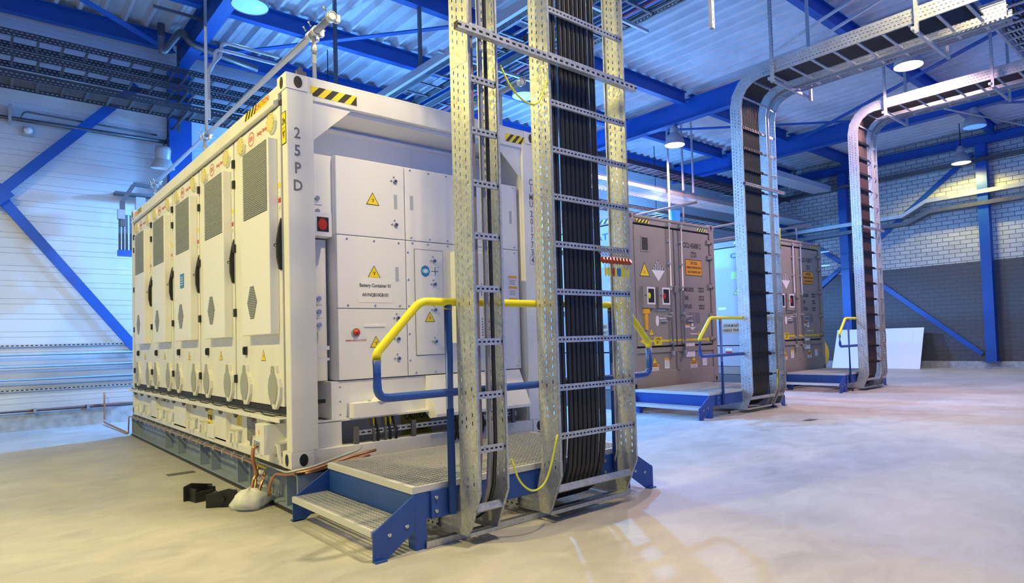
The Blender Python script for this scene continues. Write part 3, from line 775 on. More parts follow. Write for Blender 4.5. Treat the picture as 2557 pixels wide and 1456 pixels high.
# ---- steel skid below
S1 = empty('steel_skid', (0, 0, 0), 'grey blue welded steel skid carrying the white battery container', 'steel skid')
m = MB().m(SKID)
def chan(mb, x0, x1, y0, y1, z0, z1, side, tf=.014):
    mb.box(x0, x1, y0, y1, z0, z0+tf).box(x0, x1, y0, y1, z1-tf, z1)
    xm = x0+.09 if side > 0 else x1-.09
    mb.box(xm-.005, xm+.005, y0, y1, z0+tf, z1-tf)
chan(m, .0, .18, -.08, L1+.06, .02, .285, 1); chan(m, 2.26, 2.44, -.08, L1+.06, .02, .285, -1)
m.build('long_beam', None, S1, bev=.003)
for y_ in (-.10, L1+.06): MB().m(SKID).box(0, 2.44, y_, y_+.02, .02, .285).build('end_plate', None, S1, bev=.003)
m = MB().m(STEEL)
for x in (.2, .45, .75): m.cyl((x, -.10, .16), (x, -.106, .16), .014, 10)
for x in (.16, .40): m.cyl((x, -.10, .08), (x, -.106, .08), .010, 10)
m.m(BLK).cyl((.36, -.10, .22), (.36, -.102, .22), .018, 12); m.build('bolts', None, S1)
g = MB().m(SKID).box(.004, .085, .12, .134, .034, .271).build('web_stiffener', None, S1)
for y in (.95, 1.28, 2.10, 2.50, 3.45, 4.05, 5.95): dup(g, (0, y-.12, 0), S1)
m = MB().m(BLACK).box(-.01, .2, -.11, L1+.1, .0, .02).box(2.24, 2.45, -.11, L1+.1, 0, .02).box(-.005, .5, -.11, -.0, .285, .300).box(.0, .10, 0, L1, .285, .310).box(2.3, 2.44, 0, L1, .285, .31).box(.5, 2.3, .02, .06, .285, .31).build('rubber_pad', None, S1)
MB().m(SKID).box(.18, 2.26, .1, .16, .1, .28).box(.18, 2.26, 3.0, 3.06, .1, .28).build('cross_member', None, S1)

# pipes and copper earthing along the skid
o = MB().m(COPPER).tube([(-.03, 6.25, .03), (-.03, 6.22, .27), (-.025, 6.0, .275), (-.028, 3.0, .272), (-.03, .95, .272), (-.04, .72, .27), (-.05, .62, .14), (-.09, .58, .06)], .009, 8, bend=.05)
tag(o.build('copper_pipe', None, origin=(-.03, 3, .1)), 'thin copper pipe clipped along the top edge of the grey steel skid', 'pipe')
o = MB().m(COPPER).tube([(-.06, .30, .09), (-.07, .27, .17), (-.05, .22, .26), (-.03, -.02, .285), (.08, -.13, .31), (.42, -.13, .37), (.62, -.06, .375)], .011, 8, bend=.06).tube([(-.02, .2, .276), (.05, -.12, .292), (.4, -.145, .345), (.55, -.1, .35)], .009, 8, bend=.05)
tag(o.build('copper_pipe', None, origin=(0, 0, .1)), 'thicker copper pipe bending round the front corner of the white container', 'pipe')
tag(MB().m(PIPEG).tube([(-.03, .38, .292), (-.045, -.02, .30), (.1, -.115, .33), (.45, -.10, .40), (.52, -.03, .41)], .009, 8, bend=.05).build('grey_conduit', None, origin=(0, 0, .3)), 'thin grey conduit running round the container corner above the copper pipe', 'pipe')
o = MB().m(COPPER).tube([(-.12, .38, .46), (-.15, .36, .45), (-.155, .37, .38), (-.12, .44, .30), (-.09, .46, .22)], .014, 8, bend=.04).m(STEEL).cyl((-.115, .38, .46), (-.135, .38, .46), .018, 10)
tag(o.build('copper_cable', None, origin=(-.1, .4, .2)), 'short copper cable hanging from the small white box on the container sill', 'cable')
o = MB().m(COPPER).tube([(-.04, .60, .27), (-.10, .56, .15), (-.12, .52, .06)], .011, 8, bend=.04).tube([(-.05, .42, .25), (-.10, .38, .14), (-.14, .36, .06)], .011, 8, bend=.04).m(GALV).tube([(-.05, .52, .25), (-.07, .50, .18)], .014, 8).tube([(-.05, .47, .25), (-.08, .44, .18)], .014, 8)
for k in range(6): o.m(BRASS).cyl((-.03, .42+.04*k, .275), (-.05, .42+.04*k, .275), .011, 8)
tag(o.build('earth_bar', None, origin=(-.1, .4, .1)), 'brass terminal bar with copper tails dropping towards the white sack', 'terminal bar')
c = MB().m(GALV).box(-.04, .0, .70, .73, .255, .29).m(STEEL).cyl((-.02, .715, .29), (-.02, .715, .305), .006, 6).build('pipe_clamp', None, origin=(-.02, .715, .27))
tag(c, 'small galvanised clamp on the copper pipe along the skid edge', 'clamp', 'pipe clamps along the skid edge')
for i in range(1, 19): dup(c, (0, .29*i, 0))

# rubbish on the floor
def bracket_shoe(x, y, r, label):
    t = empty('black_plastic_foot', (0, 0, 0), label, 'bracket')
    R = Matrix.Rotation(r, 3, 'Z')
    def T(mb): mb.v = [tuple(R @ Vector(p)+Vector((x, y, 0))) for p in mb.v]; return mb
    T(MB().m(BLACK).prism([(-.11, 0), (.11, 0), (.11, .115), (.05, .135), (-.11, .10)], 'y', -.012, .0)).build('face_plate', None, t, bev=.003)
    T(MB().m(BLACK).box(-.08, -.065, 0, .12, 0, .10).box(.06, .075, 0, .12, 0, .10).box(-.08, .075, .11, .125, 0, .08)).build('ribs', None, t)
    T(MB().m(BLACK).cyl((.0, -.012, .06), (.0, -.045, .06), .028, 16)).build('peg', None, t)
    return t
bracket_shoe(-.30, .62, math.radians(-30), 'black plastic mounting foot lying on the floor right beside the white sack')
bracket_shoe(-.36, 1.05, math.radians(190), 'black plastic mounting foot on the floor, the farther left of the two')
# sack
s = MB().m(mat('white_sack', (.74, .76, .76), .6, var=.1, vs=20, bump=.8, bs=12))
n = 22; ring = []
for (rr, h) in ((.0, .0), (.095, .0), (.118, .03), (.112, .075), (.085, .11), (.045, .135), (.0, .14)):
    ring.append([(rr*(1+.16*math.sin(3*a+h*30)+.08*math.sin(7*a+h*50))*math.cos(a)*1.15-.16, rr*(1+.16*math.sin(3*a+h*30)+.08*math.sin(7*a))*math.sin(a)+.42, h+.006*math.sin(5*a)*(h > .01)) for a in [2*PI*k/n for k in range(n)]])
vs = [p for r_ in ring for p in r_]; fs = [(i*n+k, i*n+(k+1) % n, (i+1)*n+(k+1) % n, (i+1)*n+k) for i in range(len(ring)-1) for k in range(n)]
s.add(vs, fs, True)
tag(s.build('white_sack', None, origin=(-.16, .42, 0)), 'crumpled white plastic sack lying on the floor against the skid', 'sack')
s = MB().m(WSIGN).bar((-.12, .82, .01), (-.02, .70, .13), .02, .012).bar((-.02, .70, .13), (-.05, .42, .14), .02, .012).bar((-.12, .82, .01), (-.16, .60, .02), .02, .012).bar((-.08, .76, .07), (-.11, .54, .08), .02, .012)
tag(s.build('white_plastic_frame', None, origin=(-.1, .7, 0)), 'small white plastic frame leaning behind the white sack', 'frame')
def grate(x, y, label):
    g = MB().m(GSIGN)
    for k in range(9): g.box(x-.12, x+.12, y-.06+.014*k, y-.052+.014*k, .0, .003)
    tag(g.build('floor_drain_grate', None, origin=(x, y, 0)), label, 'floor grate')
grate(-.2, 2.36, 'small slotted drain grate in the floor left of the white container'); grate(6.72, -.53, 'small slotted drain grate in the open floor in front of the first grey container')

# scaffold pipe above the container roof
P1 = empty('fall_arrest_pipe', (.3, 0, ZT), 'long silver pipe rail running along the roof edge of the white container', 'pipe rail')
MB().m(PIPEG).tube([(.30, -.14, 3.66), (.30, 6.35, 3.66)], .027, 14).build('rail_pipe', None, P1)
def coupler(y):
    m = MB().m(GALV).lathe([(.030, -.025), (.038, -.025), (.038, .025), (.030, .025)], (.30, y, 3.66), (0, 1, 0), 16).cyl((.33, y, 3.62), (.37, y, 3.69), .009, 8).cyl((.26, y, 3.69), (.24, y, 3.72), .009, 8).box(.325, .36, y-.02, y+.02, 3.63, 3.68)
    return m.build('coupler', None, P1)
for y in (-.12, .17, .27, 3.35, 3.45, 6.0, 6.2): coupler(y)
for y in (.21, 3.40, 6.1): MB().m(PIPEG).cyl((.30, y, ZT), (.30, y, 3.64), .017, 12).m(GALV).cyl((.30, y, ZT), (.30, y, ZT+.012), .04, 14).cyl((.3, y, 3.5), (.3, y, 3.56), .023, 12).build('post', None, P1)
tag(MB().m(PIPEG).tube([(.32, 3.40, 3.69), (.32, 3.40, 6.25)], .018, 12).build('vertical_pipe', None, origin=(.32, 3.4, 3.69)), 'thin silver pipe rising from the container rail to the roof at upper left', 'pipe')
P2 = empty('fall_arrest_pipe', (2.1, 0, ZT), 'second pipe rail on the far roof edge of the white container, seen between the ladders', 'pipe rail')
MB().m(PIPEG).tube([(2.15, -.14, 3.62), (2.15, 5.9, 3.62)], .027, 14).build('rail_pipe', None, P2)
for y in (.2, 3.4): MB().m(PIPEG).cyl((2.15, y, ZT), (2.15, y, 3.60), .017, 12).build('post', None, P2)
MB().m(GALV).lathe([(.030, -.025), (.038, -.025), (.038, .025), (.030, .025)], (2.15, -.12, 3.62), (0, 1, 0), 16).cyl((2.18, -.12, 3.6), (2.21, -.12, 3.66), .009, 8).build('coupler', None, P2)

# ================================================================== access platforms
def platform(X0, X1, Yf, Yb, zt, railx, label, idx, right_step=True, left_step=True):
    """grated platform from X0..X1, front Yf, back Yb, top zt, steps at both ends"""
    t = empty('access_platform', (X0, Yf, 0), label, 'platform')
    g = MB().m(GRAT)
    n = int((X1-X0)/.0333)
    for i in range(n+1): g.box(X0+(X1-X0)*i/n-.0012, X0+(X1-X0)*i/n+.0012, Yf+.02, Yb-.01, zt-.028, zt)
    n = int((Yb-Yf)/.0335)
    for i in range(n+1): g.box(X0+.01, X1-.01, Yf+.02+(Yb-Yf-.03)*i/n-.002, Yf+.02+(Yb-Yf-.03)*i/n+.002, zt-.006, zt+.001)
    g.box(X0-.005, X1+.005, Yf, Yf+.02, zt-.035, zt+.001).box(X0-.005, X1+.005, Yb-.02, Yb, zt-.035, zt+.001)
    g.box(X0-.01, X0+.02, Yf-.002, Yb+.002, zt-.036, zt+.003).box(X1-.02, X1+.01, Yf-.002, Yb+.002, zt-.036, zt+.003)
    g.build('grating', None, t)
    zb = zt-.035
    for y0, y1 in ((Yf+.005, Yf+.045), (Yb-.045, Yb-.005)): MB().m(BLUEP).box(X0+.03, X1-.03, y0, y1, zb-.16, zb).build('side_beam', None, t, bev=.003)
    for x0, x1 in ((X0, X0+.03), (X1-.03, X1)): MB().m(BLUEP).box(x0, x1, Yf+.002, Yb-.002, zb-.16, zb).build('end_beam', None, t)
    for x in (X0+.045, X1-.045):
        for y in (Yf+.04, Yb-.04): MB().m(BLUEP).box(x-.04, x+.04, y-.04, y+.04, 0, zb-.001).build('leg', None, t, bev=.003)
    def step(sgn, xe):
        xs = [xe, xe+sgn*.28]; lo = xe+sgn*.26
        for y in (Yf-.008, Yb-.004):
            # slanted side plate
            MB().m(BLUEP).prism([(xe, zt-.04), (xe-sgn*.01, zt-.04), (xe-sgn*.0, .12), (lo-sgn*.08, .0), (lo, .0), (lo, zt-.20)][::1], 'y', y, y+.012).build('stringer', None, t, bev=.002)
            MB().m(BLUEP).box(lo-sgn*.07, lo, y-.03 if y < (Yf+Yb)/2 else y, y+.012 if y < (Yf+Yb)/2 else y+.05, 0, .008).build('foot_plate', None, t)
            for bx, bz in ((xe+sgn*.16, .13), (xe+sgn*.05, .155)):
                MB().m(STEEL).cyl((bx, y-.004, bz), (bx, y+.02, bz), .011, 12).build('bolt', None, t)
        g = MB().m(GRAT); zs = zt-.19; a, b = sorted((xe+sgn*.02, xe+sgn*.265))
        n = int((b-a)/.0333)
        for i in range(n+1): g.box(a+(b-a)*i/n-.0012, a+(b-a)*i/n+.0012, Yf+.006, Yb-.006, zs-.028, zs)
        n = int((Yb-Yf)/.0335)
        for i in range(n+1): g.box(a, b, Yf+.006+(Yb-Yf-.012)*i/n-.002, Yf+.006+(Yb-Yf-.012)*i/n+.002, zs-.006, zs+.001)
        e = xe+sgn*.265; g.box(min(e, e-sgn*.02), max(e, e-sgn*.02), Yf+.005, Yb-.005, zs-.035, zs+.003)
        g.build('step_grating', None, t)
    if left_step: step(-1, X0)
    if right_step: step(1, X1)
    # handrail
    yr = Yf-.035; r = .024; xl, xr = railx; zt2 = 1.43; xa, xb3 = X0-.23, X1+.23
    A = .40 # extent of the slanted ends
    for px in (xl, xr):
        MB().m(BLUEP).cyl((px, yr, zb-.15), (px, yr, zt2-.02), r, 16).build('rail_post', None, t)
        MB().m(BLUEP).box(px-.13, px+.03, yr+.02, Yf+.005, zb-.16, zb-.0).build('post_bracket', None, t)
        for z in (zb-.04, zb-.12): MB().m(STEEL).cyl((px-.10, yr+.02, z), (px-.10, yr+.01, z), .010, 10).build('bolt', None, t)
        MB().m(YELP).cyl((px, yr, zt2-.045), (px, yr, zt2), r+.003, 16).build('rail_socket', None, t)
    MB().m(YELP).tube([(xa, yr, 1.10), (xa, yr, 1.14), (xa+.28, yr, zt2), (xb3-.28, yr, zt2), (xb3, yr, 1.14), (xb3, yr, 1.10)], r, 16, bend=.05).build('hand_rail', None, t)
    MB().m(BLUEP).tube([(xa, yr, 1.10), (xa, yr, .89), (xb3, yr, .89), (xb3, yr, 1.10)], r, 16, bend=.07).build('knee_rail', None, t)
    return t
platform(.18, 2.06, -1.385, -.22, .36, (.42, 1.86), 'blue steel platform with grated deck and yellow handrail at the large white container', 0)
platform(6.10, 7.97, .62, 1.98, .36, (6.40, 7.72), 'blue steel platform with yellow handrail in front of the first grey container', 1)
platform(10.93, 12.66, .80, 1.98, .36, (11.10, 12.45), 'small far blue platform with yellow handrail at the second grey container', 2)

# ================================================================== vertical cable ladders
def ladder(X0, X1, Y, ztop, yend, label, ties=None):
    """vertical ladder, front edge at Y, foot bent back to +Y, head bent forward to -Y"""
    t = empty('cable_ladder', (X0, Y, 0), label, 'cable ladder')
    D = .185; R = .34
    outer = [(Y+.62, .045), (Y+.12, .05), (Y, .31)]; inner = [(Y+.62, .15), (Y+.24, .17), (Y+D, .35)]
    so = [(Y, .31), (Y, ztop-R)]; si = [(Y+D, .35), (Y+D, ztop-R+.0)]
    web_v = slotted('ladder_web_vertical', 'Z', 'Y', [.045, .105, .15], .05, .024, .0045)
    web_h = slotted('ladder_web_horizontal_%d' % round(ztop*10), 'Y', 'Z', [ztop+.045, ztop+.095, ztop+.14], .05, .024, .0045)
    nb = 4
    bo = []; bi = []
    for k in range(nb+1):     # head bend: outer = back/top edge
        a = PI/2*k/nb
        bi.append((Y-R+R*math.cos(a)*1.0, ztop-R+R*math.sin(a)))
        bo.append((Y-R+(R+D)*math.cos(a), ztop-R+(R+D)*math.sin(a)))
    def strip(mb, A, B, x):
        for i in range(len(A)-1):
            mb.prism([A[i], A[i+1], B[i+1], B[i]], 'x', x, x+.002)
    for x, sg in ((X0, 1), (X1, -1)):
        m = MB()
        xx = x if sg > 0 else x-.002
        m.m(GALV); strip(m, outer, inner, xx)
        m.m(web_v); strip(m, so, si, xx)
        m.m(GALV); strip(m, bi, bo, xx)
        m.m(web_h); strip(m, [(Y-R, ztop), (yend, ztop)], [(Y-R, ztop+D), (yend, ztop+D)], xx)
        m.m(GALV)
        fl = .016
        for path in (outer+so[1:]+bi[1:]+[(yend, ztop)], inner+si[1:]+bo[1:]+[(yend, ztop+D)]):
            for i in range(len(path)-1):
                a = Vector((x+sg*fl/2, *path[i])); b = Vector((x+sg*fl/2, *path[i+1]))
                m.bar(a, b, fl, .003)
                m.bar(a+Vector((sg*fl/2, 0, 0)), b+Vector((sg*fl/2, 0, 0)), .002, .009)
        # splice plates, bolts
        for z in (.62, 2.9): m.box(min(x-sg*.002, x+sg*.001), max(x-sg*.002, x+sg*.001), Y+.01, Y+D-.01, z-.06, z+.06)
        m.build('side_rail', None, t)
        m = MB().m(WSIGN if (X1-X0) > .3 else STEEL)
        z = .56
        while z < ztop-R: m.cyl((x-sg*.001, Y+.03, z), (x-sg*.003, Y+.03, z), .0075, 8); z += .3125
        m.build('rail_bolts', None, t)
    rs = slotted('rung_slots', 'X', 'Z', [0.0], .03, .018, .005, see=False)
    first = None
    z = .56
    while z < ztop-R-.05:
        if first is None:
            mm = MB().m(slotted('rung_front', 'X', 'Z', [.02], .033, .018, .0055, see=False)).box(X0+.012, X1-.012, Y+.010, Y+.012, z-.020, z+.020).m(GALV).box(X0+.012, X1-.012, Y+.012, Y+.028, z+.018, z+.020).box(X0+.012, X1-.012, Y+.012, Y+.028, z-.020, z-.018)
            if ties:
                mm = MB().m(GALVD).box(X0+.012, X1-.012, Y+.008, Y+.026, z-.010, z+.010).m(BLACK).box(ties[0]-.02, ties[1]+.03, Y-.004, Y+.006, z-.018, z-.006)
                for q in range(12): xx = ties[0]+(ties[1]-ties[0])*q/11; mm.m(BLACK).box(xx-.006, xx+.014, Y-.010, Y+.010, z-.022, z+.020).m(BRASS).box(xx+.014, xx+.020, Y-.006, Y+.008, z-.010, z+.012)
            first = mm.build('rung', None, t, origin=(X0, Y, z-.02)); z0 = z
        else: dup(first, (0, 0, z-z0), t)
        z += .3125
    MB().m(GALV).bar((X0+.012, Y+.06, .215), (X1-.012, Y+.06, .215), .03, .045, .5).build('rung', None, t)
    MB().m(GALV).box(X0+.01, X1-.01, Y+.10, Y+.15, .045, .07).build('rung', None, t)
    for k in (1, 3):
        a = PI/2*k/nb; MB().m(GALV).box(X0+.012, X1-.012, Y-R+R*math.cos(a), Y-R+R*math.cos(a)+.02, ztop-R+R*math.sin(a)+.0, ztop-R+R*math.sin(a)+.03).build('rung', None, t)
    y = Y-R-.12; f2 = None
    while y > yend+.05:
        if f2 is None: f2 = MB().m(GALV).box(X0+.012, X1-.012, y-.018, y+.018, ztop+.012, ztop+.014).box(X0+.012, X1-.012, y-.018, y-.016, ztop+.014, ztop+.03).box(X0+.012, X1-.012, y+.016, y+.018, ztop+.014, ztop+.03).build('rung', None, t); y0 = y
        else: dup(f2, (0, y-y0, 0), t)
        y -= .3125
    return t
def cable_path(x, Y, ztop, yend, off, r, xs=0.0):
    R = .34-off
    pts = [(x+xs, Y+.75, .10), (x+xs*.9, Y+.30, .095)]
    for k in range(1, 5):
        a = PI/2*k/5; pts.append((x+xs*(1-k/4)*.8, Y+.045+off+.26*(1-math.sin(a)), .10+.34*(1-math.cos(a))))
    pts.append((x, Y+.03+off, .60)); pts.append((x, Y+.03+off, 2.0)); pts.append((x, Y+.03+off, ztop-.34))
    for k in range(1, 5):
        a = PI/2*k/4; pts.append((x, Y-.34+(.37+off)*math.cos(a), ztop-.34+(.37+off)*math.sin(a)))
    pts.append((x, yend, ztop+.03+off)); return pts
def cables(xs, Y, ztop, yend, r, ma, label, group, off=None, lab_each=None):
    first = None
    for i, x in enumerate(xs):
        o = MB().m(ma).tube(cable_path(x, Y, ztop, yend, off if off else r, r), r, 8).build('cable', None, origin=(x, Y, .1)) if first is None else dup(first, (x-xs[0], 0, 0))
        if first is None: first = o
        tag(o, label if not lab_each else lab_each[i], 'cable', group)
Y1, T1 = -1.635, 5.20
ladder(.459, .682, Y1, T1, -7.5, 'narrow tall galvanised cable ladder in the foreground, left of the wide one')
ladder(1.100, 1.857, Y1, T1, -7.5, 'wide tall galvanised cable ladder in the foreground, standing against the blue platform')
cables([.512], Y1, T1, -7.5, .013, CABLEB, 'brown grey cable, leftmost inside the narrow foreground ladder', None)
cables([.580], Y1, T1, -7.5, .0135, CABLEG, 'light grey cable in the middle of the narrow foreground ladder', None)
cables([.620], Y1, T1, -7.5, .0125, CABLE, 'single black cable, rightmost inside the narrow foreground ladder', None)
cables([1.162, 1.195], Y1, T1, -7.5, .0155, CABLE, 'thick black cable of the pair at the left side of the wide foreground ladder', 'left pair of black cables in the wide foreground ladder')
cables([1.252+.0415*i for i in range(7)], Y1, T1, -7.5, .0175, CABLE, 'thick black cable in the close bundle of the wide foreground ladder', 'bundle of black cables in the wide foreground ladder')
cables([1.545, 1.570], Y1, T1, -7.5, .014, CABLE, 'black cable of the pair right of the main bundle on the wide foreground ladder', 'right pair of black cables in the wide foreground ladder')
# second and third runs
Y2, T2 = .45, 4.96
ladder(6.97, 7.70, Y2, T2, -2.75, 'wide curved cable ladder in front of the first grey container, carrying black cables', (7.01, 7.53))
ladder(7.77, 7.98, Y2, T2-.02, -2.75, 'narrow curved cable ladder right beside the wide one at the first grey container')
cables([7.02+.046*i for i in range(12)], Y2, T2, -2.55, .019, CABLE, 'black cable on the wide curved ladder at the first grey container', 'black cables on the middle curved ladder')
cables([7.84, 7.87], Y2, T2-.02, -2.55, .011, CABLEG, 'grey cable on the narrow curved ladder at the first grey container', 'grey cables on the narrow middle ladder')
Y3, T3 = .55, 5.45
ladder(11.42, 12.08, Y3, T3, -2.75, 'wide far curved cable ladder at the second grey container, before the brick wall', (11.46, 11.94))
ladder(12.15, 12.36, Y3, T3-.02, -2.75, 'narrow far curved cable ladder right beside the wide one at the second grey container')
CABR = mat('dark_red_brown_cable', (.060, .038, .036), .45)
cables([11.47+.0385*i for i in range(13)], Y3, T3, -2.55, .0165, CABR, 'dark brown cable on the wide far curved ladder', 'dark cables on the far curved ladder')
# struts on the floor under the ladder feet
def foot_strut(x0, x1, y, label):
    m = MB().m(GALV).box(x0, x1, y, y+.041, .0, .002).box(x0, x1, y, y+.002, 0, .041).box(x0, x1, y+.039, y+.041, 0, .041).m(GALVD).box(x0+.002, x1-.002, y+.002, y+.039, .038, .0405)
    tag(m.build('strut_channel', None, origin=(x0, y, 0)), label, 'strut')
foot_strut(.25, 2.03, -1.40, 'long galvanised strut channel on the floor under the foreground cable ladders')
foot_strut(6.75, 8.05, .70, 'galvanised strut on the floor under the middle curved ladder foot')
foot_strut(11.2, 12.5, .76, 'galvanised strut on the floor under the far curved ladder foot')
def joiner(x, y, lab):
    m = MB().m(slotted('tray_box_slots', 'Y', 'Z', [.03, .07, .11], .05, .02, .006, see=False)).box(x, x+.004, y, y+.35, .042, .17).m(GALV).box(x-.03, x, y+.02, y+.06, .042, .055)
    tag(m.build('joint_plate', None, origin=(x, y, .04)), lab, 'plate')
joiner(.44, -1.22, 'slotted joint plate at the foot of the narrow foreground ladder'); joiner(1.075, -1.22, 'slotted joint plate at the foot of the wide foreground ladder')
# cross bars
def crossbar(p0, p1, label, sz=.041):
    m = MB().m(slotted('crossbar_slots', 'X', 'Z', [0], .05, .026, .007, see=False)); y = p0[1]
    m.prism([(p0[0], p0[2]-sz/2), (p1[0], p1[2]-sz/2), (p1[0], p1[2]+sz/2), (p0[0], p0[2]+sz/2)], 'y', y, y+.002)
    m.m(GALV).bar((p0[0], y+.021, p0[2]+sz/2), (p1[0], y+.021, p1[2]+sz/2), .04, .002).bar((p0[0], y+.021, p0[2]-sz/2), (p1[0], y+.021, p1[2]-sz/2), .04, .002).m(BLK).box(p0[0]-.002, p0[0], y, y+.04, p0[2]-.02, p0[2]+.02)
    tag(m.build('cross_bar', None, origin=(p0[0], y, p0[2])), label, 'bar')
crossbar((.36, Y1-.052, 3.01), (1.93, Y1-.052, 3.01), 'slotted galvanised bar tying both foreground cable ladders together near the top')
crossbar((6.93, Y2-.05, 3.44), (8.12, Y2-.05, 3.44), 'slotted galvanised bar across the two curved ladders at the first grey container')
crossbar((11.38, Y3-.05, 3.23), (12.44, Y3-.05, 3.23), 'slotted galvanised bar across the two far curved ladders')
# earth wires between the foreground ladders
for pts, lab in (([(.70, Y1-.004, 2.87), (.76, Y1-.03, 2.74), (.87, Y1-.04, 2.67), (.98, Y1-.03, 2.70), (1.08, Y1-.004, 2.87)], 'yellow green earth wire hanging between the foreground ladders, upper one'),
                 ([(.70, Y1-.004, .48), (.75, Y1-.02, .34), (.85, Y1-.03, .27), (.97, Y1-.02, .33), (1.08, Y1-.004, .58)], 'yellow green earth wire hanging between the foreground ladders, lower one')):
    P = [Vector(p) for p in pts]; q = []
    for i in range(len(P)-1):
        a, b = P[i], P[i+1]; pa = P[max(i-1, 0)]; pb = P[min(i+2, len(P)-1)]
        for k in range(5):
            t_ = k/5; q.append(.5*((2*a)+(b-pa)*t_+(2*pa-5*a+4*b-pb)*t_**2+(3*a-pa-3*b+pb)*t_**3))
    q.append(P[-1])
    tag(MB().m(mat('earth_wire_yellow', (.72, .78, .05), .4)).tube(q, .0065, 8).build('earth_wire', None, origin=pts[2]), lab, 'wire')
for pts, lab in (([(7.985, Y2-.002, 2.87), (7.985, Y2-.004, 2.53)], 'short yellow earth wire on the narrow curved ladder, upper piece'), ([(7.71, Y2-.004, .62), (7.71, Y2-.004, .45), (7.71, Y2+.01, .30)], 'short yellow earth wire between the curved ladders near the floor')):
    tag(MB().m(mat('earth_wire_yellow', (0, 0, 0))).tube(pts, .010, 8).build('earth_wire', None, origin=pts[0]), lab, 'wire')
# padlocks: red safety hasps hanging on a rung with coloured tags
zr = .56+.3125*4
for i in range(9):
    x = 1.50+.034*i
    t = empty('safety_padlock', (x, Y1, zr-.02), 'red lockout padlock with wire shackle hanging from a rung of the wide foreground ladder', 'padlock', 'red padlocks on the ladder rung')
    MB().m(STEEL).tube([(x-.005, Y1+.0, zr+.015), (x-.004, Y1-.008, zr), (x+.028, Y1-.016, zr-.055)], .0028, 6).tube([(x+.008, Y1-.0, zr+.015), (x+.010, Y1-.012, zr), (x+.042, Y1-.02, zr-.055)], .0028, 6).build('shackle', None, t)
    MB().m(mat('padlock_red', (.42, .06, .02), .35)).bar((x+.018, Y1-.03, zr-.075), (x+.048, Y1-.03, zr-.095), .028, .034, .5).build('lock_body', None, t, bev=.003)
for i, (dx, mm) in enumerate(((.055, YELP), (.085, YELP), (.135, REDM), (.155, YELP), (.18, BLUES), (.20, BLUES), (.225, YELP), (.245, YELP), (.285, YELP))):
    x = 1.50+dx
    m = MB().m(STEEL).tube([(x, Y1-.03, zr-.10), (x, Y1-.03, zr-.13)], .0018, 5).m(mm)
    oval(m, (x, Y1-.03, zr-.165), EX, EZ, .010 if i not in (1, 8) else .014, .033, .004, 12)
    tag(m.build('key_tag', None, origin=(x, Y1-.03, zr-.16)), ('yellow', 'yellow', 'red', 'yellow', 'blue', 'blue', 'yellow', 'yellow', 'yellow')[i]+' plastic key tag hanging below the red padlocks', 'tag', ('yellow', 'yellow', 'red', 'yellow', 'blue', 'blue', 'yellow', 'yellow', 'yellow')[i]+' key tags below the padlocks')

# hangers and supports of the overhead ladders
def hanger(x, y, z0, x2, arm, label):
    t = empty('tray_hanger', (x, y, 6.59), label, 'hanger')
    MB().m(slotted('hanger_slots', 'Z', 'X', [0], .05, .026, .006, see=False)).box(x-.02, x+.02, y-.021, y+.021, z0, 6.90).build('drop_rod', None, t)
    if x2: MB().m(slotted('hanger_slots', 'Z', 'X', [0], 0, 0)).box(x2-.02, x2+.02, y-.021, y+.021, z0, 6.90 if arm > 1 else z0+.3).build('drop_rod', None, t)
    if arm: MB().m(GALV).box(x-.03, (x2 or x+1.3)+.05, y+.022, y+.06, z0+.05, z0+.09).build('arm', None, t)
    return t
hanger(6.93, -.10, 4.80, 8.10, 2, 'slotted hanger carrying the middle curved ladder just after its bend')
hanger(11.36, -.02, 5.28, 12.46, 2, 'slotted hanger carrying the far curved ladder just after its bend')
hanger(6.93, -2.0, 4.80, 8.10, 2, 'second slotted hanger under the middle cable tray at top right')
hanger(11.36, -1.75, 5.28, 12.46, 2, 'second slotted hanger under the far cable tray at the right edge')
hanger(4.02, -1.0, 4.36, None, 0, 'short galvanised drop rod ending in mid air at the top edge, right of the ladders')
for x, y, lab in ((7.6, .9, 'left'), (8.1, .9, 'right')):
    tag(MB().m(GALV).bar((x, -3.2, 6.45), (x+1.9, 1.2, 6.45), .04, .04).build('roof_strut', None, origin=(x, 0, 6.45)), 'slim slanted galvanised strut under the roof above the middle tray, %s of two' % lab, 'strut')

# wide cross tray at the upper right with looped cables
T = empty('cable_tray', (9.9, -2.6, 5.45), 'wide overhead cable tray with drooping black cable loops at the top right corner', 'cable tray')
for y in (-2.30, -3.1): MB().m(slotted('tray_rail_x', 'X', 'Z', [.03, .08], .05, .024, .005)).box(6.6, 14.5, y, y+.003, 5.42, 5.55).m(GALV).box(6.6, 14.5, y-.015, y+.015, 5.42, 5.423).box(6.6, 14.5, y-.015, y+.015, 5.547, 5.55).build('side_rail', None, T)
f = MB().m(GALV).box(6.8, 6.84, -3.1, -2.3, 5.43, 5.45).build('rung', None, T)
for i in range(1, 26): dup(f, (.3*i, 0, 0), T)
for j in range(14):
    y = -2.38-.05*j
    m = MB().m(CABLE); pts = []
    for k in range(60): xx = 8.6+k*.08; pts.append((xx, y+.012*math.sin(k*1.3+j*2), 5.475+.022*math.sin(k*.9+j*1.7)))
    tag(m.tube(pts, .016, 6).build('cable', None, origin=(9.9, y, 5.45)), 'wavy black cable lying in the wide overhead tray at the top right', 'cable', 'wavy black cables in the top right tray')

